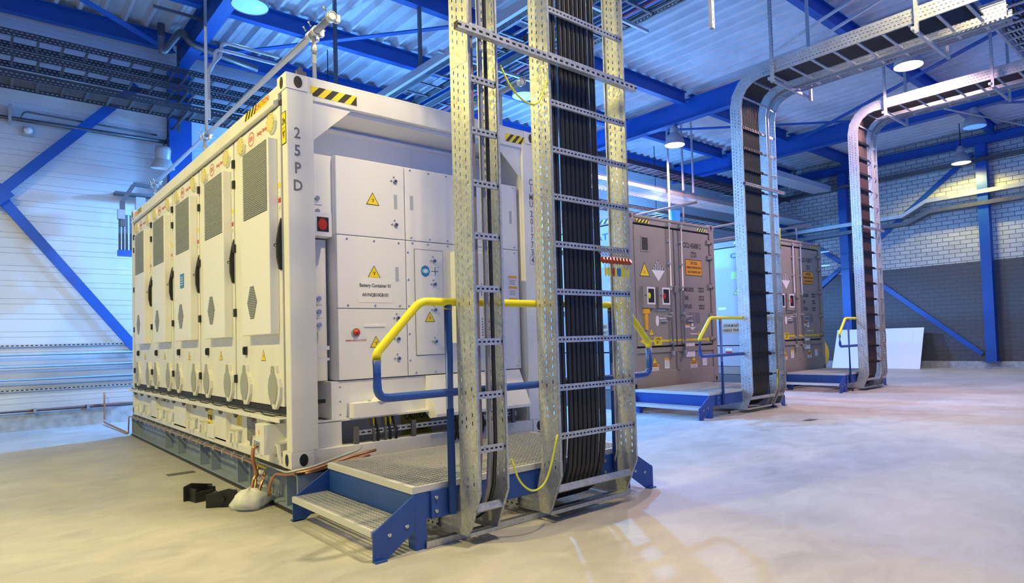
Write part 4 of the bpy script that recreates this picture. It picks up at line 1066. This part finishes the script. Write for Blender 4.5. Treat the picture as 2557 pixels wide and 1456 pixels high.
# ---- long overhead trays
def xtray(x0, x1, y0, y1, z, h, label, pitch=.3, rung=GALVD, dark=True, web=None):
    t = empty('cable_tray', (x0, y0, z), label, 'cable tray')
    wm = slotted('tray_web_shaded' if dark else 'tray_web_light', 'X', 'Z', [.03, .075], .06, .028, .006, c=(.08, .08, .085) if dark else (.42, .40, .40))  # dark web colour holds the dimness of the upper corner
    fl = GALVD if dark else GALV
    for y in (y0, y1):
        MB().m(wm).box(x0, x1, y-.001, y+.001, z, z+h).m(fl).box(x0, x1, y-.016, y+.002, z, z+.002).box(x0, x1, y-.016, y+.002, z+h-.002, z+h).build('side_rail', None, t)
    n = int((x1-x0)/pitch); f = None
    if n > 100:
        m = MB().m(rung)
        for i in range(100, n): m.box(x0+.1+i*pitch, x0+.1+i*pitch+.035, y0, y1, z+.01, z+.03)
        o = m.build('rung', None, t); o['kind'] = 'stuff'; n = 100
    for i in range(n):
        if f is None: f = MB().m(rung).box(x0+.1, x0+.135, y0+.002, y1-.002, z+.01, z+.03).build('rung', None, t)
        else: dup(f, (i*pitch, 0, 0), t)
    return t
# three dark trays along the siding wall
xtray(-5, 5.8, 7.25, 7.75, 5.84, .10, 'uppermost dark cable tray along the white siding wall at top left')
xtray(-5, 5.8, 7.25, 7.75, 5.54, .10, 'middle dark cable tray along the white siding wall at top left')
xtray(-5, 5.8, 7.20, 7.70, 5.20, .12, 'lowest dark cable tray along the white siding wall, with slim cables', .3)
for i in range(7):
    tag(MB().m(GALVD).tube([(-5, 7.26+.06*i, 5.25), (-1, 7.28+.055*i, 5.245), (1.5, 7.27+.058*i, 5.25), (5.6, 7.28+.055*i, 5.25)], .010, 6).build('cable', None, origin=(0, 7.3+.06*i, 5.24)), 'slim dark cable lying in the lowest tray along the siding wall', 'cable', 'slim cables in the lowest wall tray')
for x, lab in ((-3.6, 'left of the frame'), (.98, 'in front of the blue wall column'), (3.6, 'hidden behind the container')):
    tag(MB().m(GALVD).box(x-.02, x+.02, 7.76, 7.80, 5.0, 6.59).box(x-.02, x+.02, 7.1, 8.38, 5.15, 5.19).box(x-.02, x+.02, 7.1, 8.0, 5.49, 5.53).box(x-.02, x+.02, 7.1, 8.0, 5.79, 5.83).build('tray_bracket', None, origin=(x, 7.8, 5.2)), 'dark steel bracket holding the three wall trays, '+lab, 'bracket')
# trays running behind the containers
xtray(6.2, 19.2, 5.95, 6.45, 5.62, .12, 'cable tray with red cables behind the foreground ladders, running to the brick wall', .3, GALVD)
for i in range(6):
    tag(MB().m(VIOL if i % 2 == 0 else CABLE).tube([(6.2, 6.02+.07*i, 5.67), (12, 6.03+.068*i, 5.665), (19, 6.02+.07*i, 5.67)], .020, 6).build('cable', None, origin=(6.2, 6+.07*i, 5.67)), ('dark red' if i % 2 == 0 else 'black')+' cable in the upper tray behind the first grey container', 'cable', ('dark red' if i % 2 == 0 else 'black')+' cables in the upper rear tray')
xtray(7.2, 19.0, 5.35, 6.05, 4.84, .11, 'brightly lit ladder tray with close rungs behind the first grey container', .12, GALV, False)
xtray(6.5, 17.5, 6.2, 6.8, 4.55, .10, 'lower dark tray behind the roof of the first grey container', .3, GALVD)
for x, y, lab in ((9.6, 5.3, 'left of the bright lamp'), (11.45, 5.2, 'right of the bright lamp'), (12.2, 5.3, 'left of the middle curved ladder'), (12.65, 5.3, 'close left of the middle curved ladder'), (15.2, 5.3, 'between the two curved ladders')):
    tag(MB().m(GALV).box(x-.02, x+.02, y-.02, y+.02, 4.98 if lab[0:5] != 'right' else 3.22, 6.90).build('drop_rod', None, origin=(x, y, 6.5)), 'long thin vertical hanger rod from the roof, '+lab, 'rod')
for x, y, z0, z1, lab in ((2.62, 5, ZT, 6.90, 'above the white container roof, nearer the silver pipe'), (3.65, 4.13, 5.52, 6.60, 'between the white container and the foreground ladder'), (7.3, 4.8, 3.2, 6.9, 'seen between the foreground ladders')):
    tag(MB().m(GALVD).box(x-.025, x+.025, y-.025, y+.025, z0, z1).build('drop_rod', None, origin=(x, y, z1)), 'grey square hanger post under the roof, '+lab, 'rod')
# big Y-direction trays near the foreground ladders
def ytray(x0, x1, y0, y1, z, h, label, pitch=.4, ncab=5, cm=CABLE, glab='', dark=True):
    t = empty('cable_tray', (x0, y0, z), label, 'cable tray')
    wm = slotted('ytray_web', 'Y', 'Z', [.03, .075], .06, .028, .006, c=(.25, .30, .30))
    for x in (x0, x1): MB().m(wm).box(x-.001, x+.001, y0, y1, z, z+h).m(GALVD).box(x-.015, x+.015, y0, y1, z, z+.002).box(x-.015, x+.015, y0, y1, z+h-.002, z+h).build('side_rail', None, t)
    f = None
    for i in range(int((y1-y0)/pitch)):
        if f is None: f = MB().m(GALVD).box(x0, x1, y0+.1, y0+.14, z+.01, z+.03).build('rung', None, t)
        else: dup(f, (0, i*pitch, 0), t)
    for i in range(ncab):
        x = x0+.05+(x1-x0-.1)*i/max(1, ncab-1)
        tag(MB().m(cm[i % len(cm)]).tube([(x, y0, z+.05), (x+.02, (y0+y1)/2, z+.05), (x, y1, z+.05)], .019, 6).build('cable', None, origin=(x, y0, z+.05)), '%s cable lying in the %s' % ({VIOL: 'red', CABLE: 'black', CABLEG: 'grey'}[cm[i % len(cm)]], glab), 'cable', '%s cables in the %s' % ({VIOL: 'red', CABLE: 'black', CABLEG: 'grey'}[cm[i % len(cm)]], glab))
ytray(4.62, 5.22, -3.5, 6.9, 5.55, .11, 'overhead cable tray with red cables crossing behind the wide foreground ladder', .45, 6, (VIOL, CABLE, CABLEG), 'tray behind the wide foreground ladder')
ytray(3.95, 4.45, -3.5, 6.9, 5.62, .11, 'overhead dark cable tray crossing behind the narrow foreground ladder', .45, 3, (CABLE, CABLEG), 'tray behind the narrow foreground ladder')
tag(MB().m(PIPEG).box(3.50, 3.56, .4, 6.9, 5.40, 5.52).build('steel_rail', None, origin=(3.5, 3, 5.4)), 'pale blue grey steel rail left of the narrow foreground ladder top', 'rail')
for y, lab in ((.9, 'nearest'), (3.2, 'farther')):
    tag(MB().m(GALV).box(3.4, 5.4, y, y+.04, 5.46, 5.50).build('cross_bar', None, origin=(3.4, y, 5.48)), 'galvanised bar under the overhead trays behind the foreground ladders, %s one' % lab, 'bar')
# trays on the brick wall
def wall_tray(zs, h, label, mt):
    x = XB-.345
    m = MB().m(mt)
    for (ya, za), (yb_, zb_) in zip(zs[:-1], zs[1:]):
        for xo in (0, .24): m.prism([(ya, za), (yb_, zb_), (yb_, zb_+h), (ya, za+h)], 'x', x+xo, x+xo+.004)
        m.prism([(ya, za), (yb_, zb_), (yb_, zb_+.004), (ya, za+.004)], 'x', x, x+.24)
    return tag(m.build('wall_tray', None, origin=(x, zs[0][0], zs[0][1])), label, 'cable tray')
wall_tray([(-8, 5.10), (1.95, 4.94), (2.62, 4.60), (8.0, 4.55)], .12, 'upper stepped cable tray along the brick wall', GALV)
wall_tray([(-8, 4.72), (1.85, 4.62), (2.5, 4.36), (8.0, 4.28)], .12, 'lower stepped cable tray along the brick wall', GALVD)
wall_tray([(-8, 5.95), (8.0, 5.84)], .10, 'straight cable tray high on the brick wall behind the yellow lamp', GALVD)

# small pipes left
def pipe(pts, r, ma, label, name='pipe', cat='pipe', bend=.06, group=None):
    return tag(MB().m(ma).tube(pts, r, 12, bend=bend).build(name, None, origin=pts[0]), label, cat, group)
yw = YW-.10
for z, r, nm in ((1.19, .05, 'uppermost of three'), (1.0, .05, 'middle of three'), (.80, .055, 'lowest of three')):
    pipe([(-6, yw-.02, z), (3, yw-.02, z)], r, PIPEG, 'thick silver pipe low on the white siding wall, '+nm)
for z, nm in ((1.34, 'upper'), (.64, 'lower')):
    tag(MB().m(slotted('wall_strut', 'X', 'Z', [0], .06, .035, .008, see=False)).box(-6, 3, YW-.05, YW-.012, z-.02, z+.02).build('slotted_rail', None, origin=(-6, YW, z)), 'slotted white rail low on the siding wall, %s one' % nm, 'rail')
pipe([(-6, YW-.11, .315), (.15, YW-.11, .315)], .03, mat('brown_pipe', (.22, .09, .07), .5), 'brown pipe along the foot of the white siding wall')
o = MB().m(PIPEG).tube([(.15, YW-.035, .315), (1.5, YW-.035, .315)], .03, 12); tag(o.build('pipe', None, origin=(.15, YW, .3)), 'pale continuation of the brown wall pipe behind the container corner', 'pipe')
pipe([(-.06, YW-.15, .52), (-.06, YW-.17, .50), (-.06, YW-.16, .03), (-.02, 6.35, .02)], .014, COPPER, 'thin copper pipe dropping from the wall and crossing the floor to the skid')
for x in (-1.75, -.97, -.28): tag(MB().m(STEEL).box(x-.02, x+.02, YW-.15, YW, .28, .35).build('pipe_clamp', None, origin=(x, YW-.1, .3)), 'small steel clamp on the brown pipe at the siding wall', 'clamp', 'clamps on the brown wall pipe')
pipe([(-6, YW-.12, 4.90), (-.9, YW-.12, 4.93), (.9, YW-.12, 4.94)], .035, GALVD, 'dark pipe running level high on the white siding wall')
pipe([(-1.15, YW-.09, 4.95), (-1.10, YW-.09, 5.08), (.75, YW-.09, 5.05)], .014, GALVD, 'thin bent conduit above the dark level pipe on the siding wall')
tag(MB().m(LAMPG).box(-1.30, -1.26, YW-.25, YW, 4.85, 5.12).build('pipe_bracket', None, origin=(-1.28, YW, 4.9)), 'small grey bracket on the dark level pipe at the left edge', 'bracket')
o = MB().m(LAMPG).box(-1.12, -.98, YW-.10, YW, 4.70, 4.84).m(SHADEIN).lathe([(0, 0), (.055, 0), (.06, -.04), (.03, -.07), (0, -.075)], (-1.05, YW-.10, 4.775), (0, 1, 0), 16)
tag(o.build('wall_spotlight', None, origin=(-1.05, YW, 4.77)), 'small round security light on the white siding wall at upper left', 'lamp')
# wall lamp above the rear of the white container
t = empty('wall_lamp', (.76, 7.95, 4.62), 'unlit grey industrial bell lamp at the wall above the rear of the white container', 'lamp')
a = (.76, 7.95, 4.36); dr = (0, -.12, 1)
MB().m(LAMPG).lathe([(.19, 0), (.185, .03), (.14, .12), (.125, .16)], a, dr).build('lamp_shade', None, t)
MB().m(SHADEIN).lathe([(.185, .0), (.17, .03), (.125, .12), (.0, .13)], a, dr).build('reflector', None, t)
MB().m(LAMPG).lathe([(.115, .15), (.125, .32), (.11, .38), (0, .39)], a, dr).build('gear_housing', None, t)
MB().m(BLACK).tube([(.76, 7.9, 4.74), (.85, 8.0, 4.95), (.9, 8.2, 5.3)], .01, 6).build('cord', None, t)
# hydraulic-looking bracket behind the container
t = empty('switch_pole', (.25, 8.0, 2.86), 'dark steel frame with vertical rods on the siding wall behind the white container', 'frame')
MB().m(GALVD).bar((.16, 8.0, 3.70), (.33, 8.0, 4.02), .06, .06).bar((.33, 8.0, 4.04), (.62, 8.0, 4.03), .06, .06).bar((.17, 8.0, 3.30), (.17, 8.0, 3.72), .07, .07).build('arm', None, t)
for x in (.13, .18, .23, .29): MB().m(GREYD).cyl((x, 8.0, 2.86), (x, 8.0, 3.5), .018, 8).build('rod', None, t)
MB().m(BEAM).box(.10, .34, 7.95, 8.05, 2.80, 2.90).build('base_block', None, t)
MB().m(LAMPG).box(.36, .50, 7.95, 8.05, 3.55, 3.82).build('junction_box', None, t)
MB().m(LAMPG).box(.10, .20, 7.95, 8.05, 3.42, 3.58).build('clamp_block', None, t)
MB().m(GREYD).box(.10, 1.0, YW-.2, YW, 3.90, 3.94).build('support_rail', None, t)
# galvanised twin pipes that cross to the container pipe rail
for dz, dx, nm in ((0, 0, 'upper'), (-.10, -.07, 'lower')):
    pipe([(.37+dx*.3, 3.48, 3.9), (.37+dx*.3, 3.50, 4.52+dz), (.52+dx, 3.52, 4.72+dz), (.52+dx, 3.5, 4.88+dz), (1.20, 3.5, 4.88+dz)], .020, PIPEG, 'bent silver pipe arching right from the vertical pipe behind the container, %s of two' % nm, bend=.12)
# ventilation pipe at the rafter
pipe([(.55, 6.9, 6.45), (.55, 6.9, 5.95), (.85, 6.9, 6.45), (.95, 6.8, 6.2), (2.0, 6.8, 6.05)], .055, GALVD, 'dark bent ventilation pipe beside the blue rafter at top left', bend=.12)
tag(MB().m(GALVD).box(.35, 1.095, 6.4, 6.44, 6.46, 6.50).build('steel_angle', None, origin=(.4, 6.4, 6.5)), 'short dark steel angle fixed at the blue rafter, top left', 'angle')
# pipe behind lamp at right
pipe([(13.6, -.2, 5.9), (17.5, -1.1, 6.0), (17.5, -1.3, 5.85), (19.6, -2.2, 5.9)], .025, PIPEG, 'thin pale conduit passing in front of the unlit lamp at the right edge', bend=.05)

# boards leaning at the brick wall
for i, (y0, y1, x, lab) in enumerate(((2.38, 4.75, .02, 'widest'), (2.24, 2.42, .07, 'narrow one'), (2.14, 2.28, .10, 'narrowest one'))):
    xx = XB-.85-x
    o = MB().m(mat('white_board', (.86, .87, .87), .45)).prism([(xx, .0), (xx+.03, .0), (xx+.03+.52, 1.22), (xx+.52, 1.22)], 'y', y0, y1).build('white_board', None, origin=(xx, y0, 0), bev=.002)
    tag(o, ('large white board leaning against the brick wall', 'narrow white board leaning right beside the large white board', 'rightmost slim white board leaning at the brick wall')[i], 'board')
# yellow hose reel behind the far container
tag(MB().m(mat('yellow_hose', (.75, .55, .05), .5)).lathe([(.55, -.12), (.62, -.10), (.62, .10), (.55, .12), (.40, .10), (.40, -.10)], (16.6, 4.33, .55), (1, 0, 0), 32, closed=True).build('hose_reel', None, origin=(16.6, 4.33, 0)), 'round yellow coil half hidden behind the second grey container', 'hose')
# white ventilation duct pieces in the far corner
t = empty('ventilation_duct', (18.6, 6.6, 4.0), 'pale ventilation duct cluster in the far corner behind the trays', 'duct')
MB().m(mat('duct_white', (0, 0, 0))).box(18.1, 18.9, 6.3, 6.9, 4.35, 5.5).build('duct_box', None, t)
MB().m(mat('duct_white', (0, 0, 0))).lathe([(.5, 0), (.5, .3), (.3, .5)], (18.0, 6.6, 5.7), (-1, 0, 0), 20).build('duct_bell', None, t)
MB().m(GALVD).tube([(16.5, 6.9, 5.7), (19.99, 6.8, 5.9)], .1, 10).tube([(17, 7.4, 5.4), (19.99, 7.3, 5.5)], .08, 10).build('duct_pipe', None, t)
for z, nm in ((3.75, 'upper'), (3.30, 'lower')): tag(MB().m(GALV).box(XB-.9, XB-.3, 5.1, 5.14, z, z+.04).bar((XB-1.0, 4.6, z+.02), (XB-1.0, 6.3, z+.02), .04, .04).build('wall_bracket', None, origin=(XB-.9, 5.1, z)), 'pale slotted bracket rail left of the far blue column, %s one' % nm, 'rail')

# ================================================================== grey containers
def grey_container(X, Y, number, label, idx):
    t = empty('cargo_container', (X, Y, .33), label, 'container')
    z0 = .33; zt = z0+2.896; W = 2.438; L = 6.06
    g = GREYC
    for x0, x1 in ((0, .14), (W-.14, W)):
        MB().m(g).box(X+x0, X+x1, Y, Y+.12, z0+.118, zt-.118).build('corner_post', None, t, bev=.006)
        MB().m(g).box(X+x0, X+x1, Y+L-.12, Y+L, z0+.118, zt-.118).build('corner_post', None, t, bev=.006)
    for (x, sx) in ((0, 1), (W, -1)):
        for (y, sy) in ((0, 1), (L, -1)):
            for z in (z0, zt-.118):
                m = MB(); corner_casting(m, X+x-.004*sx, Y+y-.004*sy, z, sx, sy, g); m.m(BLK)
                if sy > 0: oval(m, (X+x+sx*.08, Y-.004, z+.06), EX, EZ, .03, .042, .001)
                m.build('corner_casting', None, t, bev=.005)
    MB().m(g).box(X+.14, X+W-.14, Y+.0, Y+.08, zt-.16, zt-.03).prism([(Y-.02, zt-.03), (Y-.02, zt-.07), (Y+.0, zt-.09), (Y+.05, zt-.03)], 'x', X+.16, X+W-.16).build('header', None, t, bev=.004)
    MB().m(g).box(X+.14, X+W-.14, Y+.0, Y+.08, z0, z0+.28).build('sill_beam', None, t, bev=.004)
    MB().m(g).box(X+.14, X+W-.14, Y+.02, Y+.08, z0+.28, z0+.60).build('lower_panel', None, t)
    MB().m(g).box(X+1.20, X+1.25, Y+.0, Y+.03, z0+.26, z0+.60).box(X+.14, X+W-.14, Y+.0, Y+.03, z0+.585, z0+.67).build('mullion', None, t, bev=.003)
    MB().m(g).box(X+.03, X+W-.03, Y+.06, Y+L-.03, zt-.06, zt-.035).build('roof', None, t)
    MB().m(g).box(X+W-.05, X+W-.02, Y+.1, Y+L-.1, z0+.1, zt-.1).box(X+.1, X+W-.1, Y+L-.06, Y+L-.03, z0+.1, zt-.1).box(X+.1, X+W-.1, Y+.1, Y+L-.1, z0+.1, z0+.14).build('wall', None, t)
    # left side: white lit doors
    MB().m(g).box(X, X+.06, Y+.12, Y+L-.12, zt-.15, zt-.03).box(X, X+.06, Y+.12, Y+L-.12, z0, z0+.16).build('side_rail', None, t)
    wb_ = mat('pale_side_door', (.42, .47, .54), .4)
    for i in range(4):
        a = Y+.14+i*1.45; b = a+1.43
        d = MB().m(wb_).box(X-.005, X+.04, a, b, z0+.62, zt-.17).build('side_door', None, t, bev=.005)
        MB().m(BLACK).box(X-.03, X, a+.06, a+.10, 1.75, 2.0).build('handle', None, d)
        for z in (2.7, 1.6): MB().m(GREYD).box(X-.03, X, b-.04, b, z, z+.08).build('hinge', None, d)
        e = MB().m(wb_).box(X-.005, X+.04, a, b, z0+.17, z0+.60).build('lower_flap', None, t, bev=.004)
        m = MB().m(BLUES)
        if i == 0:
            MB().m(mat('mark_blue', (.015, .10, .35), .5)).text('CAT', (X-.006, Y+.64, 2.87), EY*-1, EZ, .15, 1.5).build('maker_mark', None, d)
            m = MB(); sheet(m, (X-.006, Y+.70, 2.45), EY*-1, EZ, .30, .16, mat('green_sticker', (.45, .72, .25), .5)); m.build('green_sticker', None, d)
            m = MB(); triangle_sign(m, (X-.006, Y+.72, 2.10), EY*-1, EZ, .18, True, mat('green_sticker', (0, 0, 0))); m.build('hazard_sign', None, d)
            m = MB(); sheet(m, (X-.006, Y+1.10, 1.75), EY*-1, EZ, .20, .05, WSIGN); m.build('white_label', None, d)
            m = MB(); sheet(m, (X-.006, Y+.80, 1.32), EY*-1, EZ, .62, .22, mat('tan_sign', (.55, .38, .22), .5)); m.m(BLK).text('LITHIUM BATTERIES', (X-.008, Y+.80, 1.37), EY*-1, EZ, .075, .85); m.text('CARGO TRANSPORT', (X-.008, Y+.80, 1.27), EY*-1, EZ, .075, .85)
            m.build('transport_sign', None, d)
            m = MB(); sheet(m, (X-.006, Y+.98, .86), EY*-1, EZ, .16, .05, WSIGN); sheet(m, (X-.006, Y+.98, .80), EY*-1, EZ, .16, .03, REDM); m.build('small_labels', None, e)
    m = MB(); hazard(m, (X-.001, Y+.75, zt-.13), EY*-1, EZ, .45, .07, 4, mat('lime_tape', (.75, .9, .2), .5)); m.build('hazard_tape', None, t)
    # rear doors
    def door(xa, xb):
        return MB().m(g).box(X+xa, X+xb, Y+.012, Y+.06, z0+.70, zt-.19).build('door', None, t, bev=.004)
    MB().m(DARKGAP).box(X+.14, X+W-.14, Y+.035, Y+.07, z0+.66, zt-.155).build('door_seal', None, t)
    dl = door(.165, 1.205); dr_ = door(1.235, W-.165)
    y = Y+.012-.0005
    for k, (x, d) in enumerate(((1.06, dl), (1.40, dr_), (.30, dl), (2.2, dr_))):
        if k > 1: continue
        m = MB().m(PIPEG).cyl((X+x, Y-.025, z0+.52), (X+x, Y-.025, zt-.11), .017, 12)
        for z in (z0+.75, z0+1.25, z0+1.7, z0+2.1, zt-.40): m.box(X+x-.035, X+x+.025, Y-.035, Y+.012, z-.02, z+.02)
        m.box(X+x-.03, X+x+.03, Y-.045, Y+.01, zt-.15, zt-.09).box(X+x-.03, X+x+.03, Y-.045, Y+.0, z0+.53, z0+.60)
        m.build('locking_bar', None, d)
        MB().m(PIPEG).tube([(X+x, Y-.03, z0+1.20), (X+x-.06*(1 if k == 0 else -1), Y-.05, z0+1.19), (X+x-.24*(1 if k == 0 else -1), Y-.03, z0+1.14+.06)], .011, 8, bend=.02).box(X+x-.28 if k == 0 else X+x+.12, X+x-.12 if k == 0 else X+x+.28, Y-.02, Y+.012, z0+1.10, z0+1.13).build('lever_handle', None, d)
    for z in (z0+.80, z0+1.22, z0+1.75, z0+2.28, zt-.33):
        MB().m(g).box(X+W-.24, X+W-.09, Y-.02, Y+.012, z-.035, z+.035).cyl((X+W-.12, Y-.02, z-.05), (X+W-.12, Y-.02, z+.05), .018, 8).build('hinge', None, dr_)
    MB().m(g).box(X+1.175, X+1.265, Y-.02, Y+.012, z0+1.60, z0+1.72).build('catch', None, dl, bev=.01)
    # markings left door
    m = MB().m(GSIGN).box(X+.20, X+.34, y-.004, y, 2.66, 2.80).m(BLK).box(X+.385-.08, X+.385+.07, y-.006, y, 2.61, 2.83)
    m.v = []; m.f = []; m.mi = []; m.sm = []
    m.m(g).box(X+.33, X+.53, y-.008, y, 2.60, 2.86).m(BLK).box(X+.355, X+.505, y-.010, y-.008, 2.625, 2.835).m(GREYD)
    for i in range(6): m.box(X+.36, X+.50, y-.012, y-.010, 2.64+.032*i, 2.645+.032*i)
    m.build('vent', None, dl)
    m = MB(); triangle_sign(m, (X+.41, y, 2.30), EX, EZ, .27, False); lines(m, (X+.41, y-.003, 2.26), EX, EZ, .09, .06, 2, BLK, .15); m.build('warning_triangle', None, dl)
    m = MB().m(WSIGN).poly([(X+.77-.17, y, 2.30), (X+.77, y, 2.12), (X+.77+.17, y, 2.30), (X+.77, y, 2.48)], .001, (0, -1, 0)); m.m(BLK)
    for i in range(7):
        xx = -.135+.045*i; hh = .18-abs(xx)-.005
        m.poly([(X+.77+xx-.011, y-.001, 2.305), (X+.77+xx+.011, y-.001, 2.305), (X+.77+xx+.011, y-.001, 2.305+max(.01, hh)), (X+.77+xx-.011, y-.001, 2.305+max(.01, hh))], .0008, (0, -1, 0))
    m.m(g)
    m.build('class_nine_diamond', None, dl)
    for i, cc in enumerate((YELP, REDM)):
        xx = X+.30+.40*i
        m = MB().m(g).box(xx, xx+.30, y-.05, y, 1.66, 2.02).m(WSIGN).box(xx+.09, xx+.30, y-.054, y-.05, 1.72, 2.01).m(BLK).box(xx+.12, xx+.27, y-.056, y-.054, 1.75, 1.98).m(cc)
        oval(m, (xx+.14, y-.0562, 1.865), EX, EZ, .035, .05, .006, 12); m.m(BLK).cyl((xx+.05, y-.05, 1.87), (xx+.05, y-.058, 1.87), .012, 8)
        m.build('switch_box', None, dl, bev=.003)
    m = MB().m(ORANGE).box(X+.36, X+.42, y-.03, y, 1.30, 1.62).box(X+.33, X+.47, y-.035, y, 1.57, 1.65); m.build('orange_sign_hook', None, dl)
    m = MB(); sheet(m, (X+.83, y, 1.63), EX, EZ, .22, .022, WSIGN); sheet(m, (X+.85, y, 1.49), EX, EZ, .18, .022, WSIGN); m.m(WSIGN); oval(m, (X+.70, y, 1.45), EX, EZ, .045, .09, .001, 14); m.build('white_symbols', None, dl)
    m = MB(); triangle_sign(m, (X+.53, y, 1.27), EX, EZ, .14); m.build('hazard_sign', None, dl)
    arrow = mat('arrow_yellow', (.82, .66, .02), .45)
    m = MB().m(arrow).box(X+.35, X+1.20, y-.001, y, 1.095, 1.13).poly([(X+.22, y, 1.11), (X+.36, y, 1.06), (X+.36, y, 1.16)], .0012, (0, -1, 0)).box(X+.60, X+.80, y-.002, y, 1.04, 1.18)
    m.m(BLK).text('2.47m', (X+.70, y-.0025, 1.145), EX, EZ, .06, .9); m.text("8'1\"", (X+.70, y-.0025, 1.085), EX, EZ, .06, .9); m.build('height_arrow', None, dl)
    m = MB().m(arrow).box(X+1.24, X+2.18, y-.001, y, 1.095, 1.13).poly([(X+2.26, y, 1.11), (X+2.14, y, 1.155), (X+2.14, y, 1.065)], .0012, (0, -1, 0)); m.build('height_arrow', None, dr_)
    # right door
    m = MB().m(BLK); m.text(number, (X+1.76, y, 2.79), EX, EZ, .135, .62); m.text('2TS3', (X+1.80, y, 2.63), EX, EZ, .135, .62)
    m.text('MAX.GROSS', (X+1.62, y, 2.0), EX, EZ, .105, .48); m.text('TARE', (X+1.535, y, 1.85), EX, EZ, .105, .48); m.text('PAYLOAD', (X+1.58, y, 1.70), EX, EZ, .105, .48)
    for z, tx in ((2.03, '30,480 KGS'), (1.98, '67,200 LBS'), (1.88, '5,880 KGS'), (1.83, '12,960 LBS'), (1.72, '24,600 KGS'), (1.67, '54,240 LBS')): m.text(tx, (X+1.99, y, z), EX, EZ, .05, .75)
    m.build('door_lettering', None, dr_)
    m = MB(); o_ = Vector((X+1.79, y, 2.40)); sheet(m, o_, EX, EZ, .50, .29, BLK); sheet(m, o_-EY*.0012, EX, EZ, .48, .27, mat('sign_amber', (.80, .36, .02), .5))
    m.m(BLK).text('UN 3536', o_+Vector((0, -.0026, .08)), EX, EZ, .08, .7); m.text('LITHIUM BATTERIES INSTALLED IN', o_+Vector((0, -.0026, .0)), EX, EZ, .055, .52); m.text('CARGO TRANSPORT UNIT', o_+Vector((0, -.0026, -.08)), EX, EZ, .055, .60)
    m.build('transport_sign', None, dr_)
    m = MB(); sheet(m, (X+1.68, y, 1.50), EX, EZ, .14, .19, mat('plate_grey', (.20, .20, .20), .5)); sheet(m, (X+1.85, y, 1.50), EX, EZ, .14, .19, mat('plate_grey', (0, 0, 0))); lines(m, (X+1.68, y-.0014, 1.5), EX, EZ, .12, .16, 8, GREYC, .2); m.build('data_plate', None, dr_)
    m = MB(); sheet(m, (X+1.53, y, 1.375), EX, EZ, .14, .025, ORANGE); sheet(m, (X+1.53, y, 1.345), EX, EZ, .14, .03, WSIGN)
    m.m(WSIGN).poly([(X+1.68-.08, y, 1.335), (X+1.68, y, 1.28), (X+1.68+.10, y, 1.335)], .001, (0, -1, 0)); m.box(X+1.66, X+1.71, y-.001, y, 1.35, 1.40); sheet(m, (X+1.72, y, 1.215), EX, EZ, .2, .02, WSIGN)
    triangle_sign(m, (X+1.87, y-.001, 1.23), EX, EZ, .12); m.build('stickers', None, dr_)
    m = MB(); sheet(m, (X+1.60, y, .93), EX, EZ, .27, .24, WSIGN); lines(m, (X+1.60, y-.0014, .95), EX, EZ, .22, .12, 2, GSIGN, .35); m.build('name_plate', None, dr_)
    # lower panel stickers
    yy = Y+.02-.0005
    m = MB()
    for xx in (.60, 1.70):
        triangle_sign(m, (X+xx, yy, .79), EX, EZ, .13); sheet(m, (X+xx, yy, .70), EX, EZ, .20, .05, ORANGE); sheet(m, (X+xx, yy, .645), EX, EZ, .20, .06, WSIGN); lines(m, (X+xx, yy-.0014, .645), EX, EZ, .18, .05, 3, GSIGN, .3); lines(m, (X+xx, yy-.0014, .70), EX, EZ, .15, .035, 2, BLK, .5)
        sheet(m, (X+xx+.33, yy, .80), EX, EZ, .13, .035, ORANGE); sheet(m, (X+xx+.33, yy, .71), EX, EZ, .13, .14, WSIGN); lines(m, (X+xx+.33, yy-.0014, .72), EX, EZ, .10, .10, 6, GSIGN, .15)
    m.build('warning_stickers', None, t)
    m = MB(); hazard(m, (X+.20, Y-.0215, zt-.155), EX, EZ, .33, .06, 4); hazard(m, (X+1.93, Y-.001, zt-.155), EX, EZ, .28, .06, 4, mat('lime_tape', (0, 0, 0))); m.build('hazard_tape', None, t)
    # skid
    s = empty('steel_skid', (X, Y, 0), 'grey steel skid under the %s grey container' % ('first' if idx == 0 else 'second'), 'steel skid')
    for x0 in (.0, 2.26): MB().m(GREYD).box(X+x0, X+x0+.18, Y-.04, Y+L, .0, .32).build('long_beam', None, s)
    MB().m(GREYD).box(X+.18, X+2.26, Y+.1, Y+.2, .05, .32).build('cross_member', None, s)
    # roof rail
    r = empty('fall_arrest_pipe', (X+2.0, Y, zt), 'silver pipe rail on the roof of the %s grey container' % ('first' if idx == 0 else 'second'), 'pipe rail')
    MB().m(PIPEG).tube([(X+2.02, Y+.02, zt+.40), (X+2.02, Y+6, zt+.40)], .03, 12).build('rail_pipe', None, r)
    for yy in (.35, 2.9, 5.6): MB().m(PIPEG).cyl((X+2.02, Y+yy, zt-.035), (X+2.02, Y+yy, zt+.38), .018, 10).build('post', None, r)
    return t
grey_container(6.20, 2.11, 'CICU 456880 2', 'grey shipping container numbered CICU 456880 2, just right of the foreground ladders', 0)
grey_container(10.55, 2.11, 'CICU 456879 7', 'farther grey shipping container between the two curved cable ladders', 1)
for z, nm in ((3.62, 'upper'), (3.30, 'lower')):
    pipe([(10.8, 2.3, z), (10.8, 8.0, z-.04)], .028, PIPEG, 'silver pipe rail along the left roof edge of the second grey container, %s one' % nm)
tag(MB().m(mat('blue_pipe', (.05, .35, .75), .4)).cyl((9.1, 3.3, 0), (9.1, 3.3, 3.75), .10, 20).build('blue_pipe', None, origin=(9.1, 3.3, 0)), 'upright light blue pipe behind the top corner of the first grey container', 'pipe')
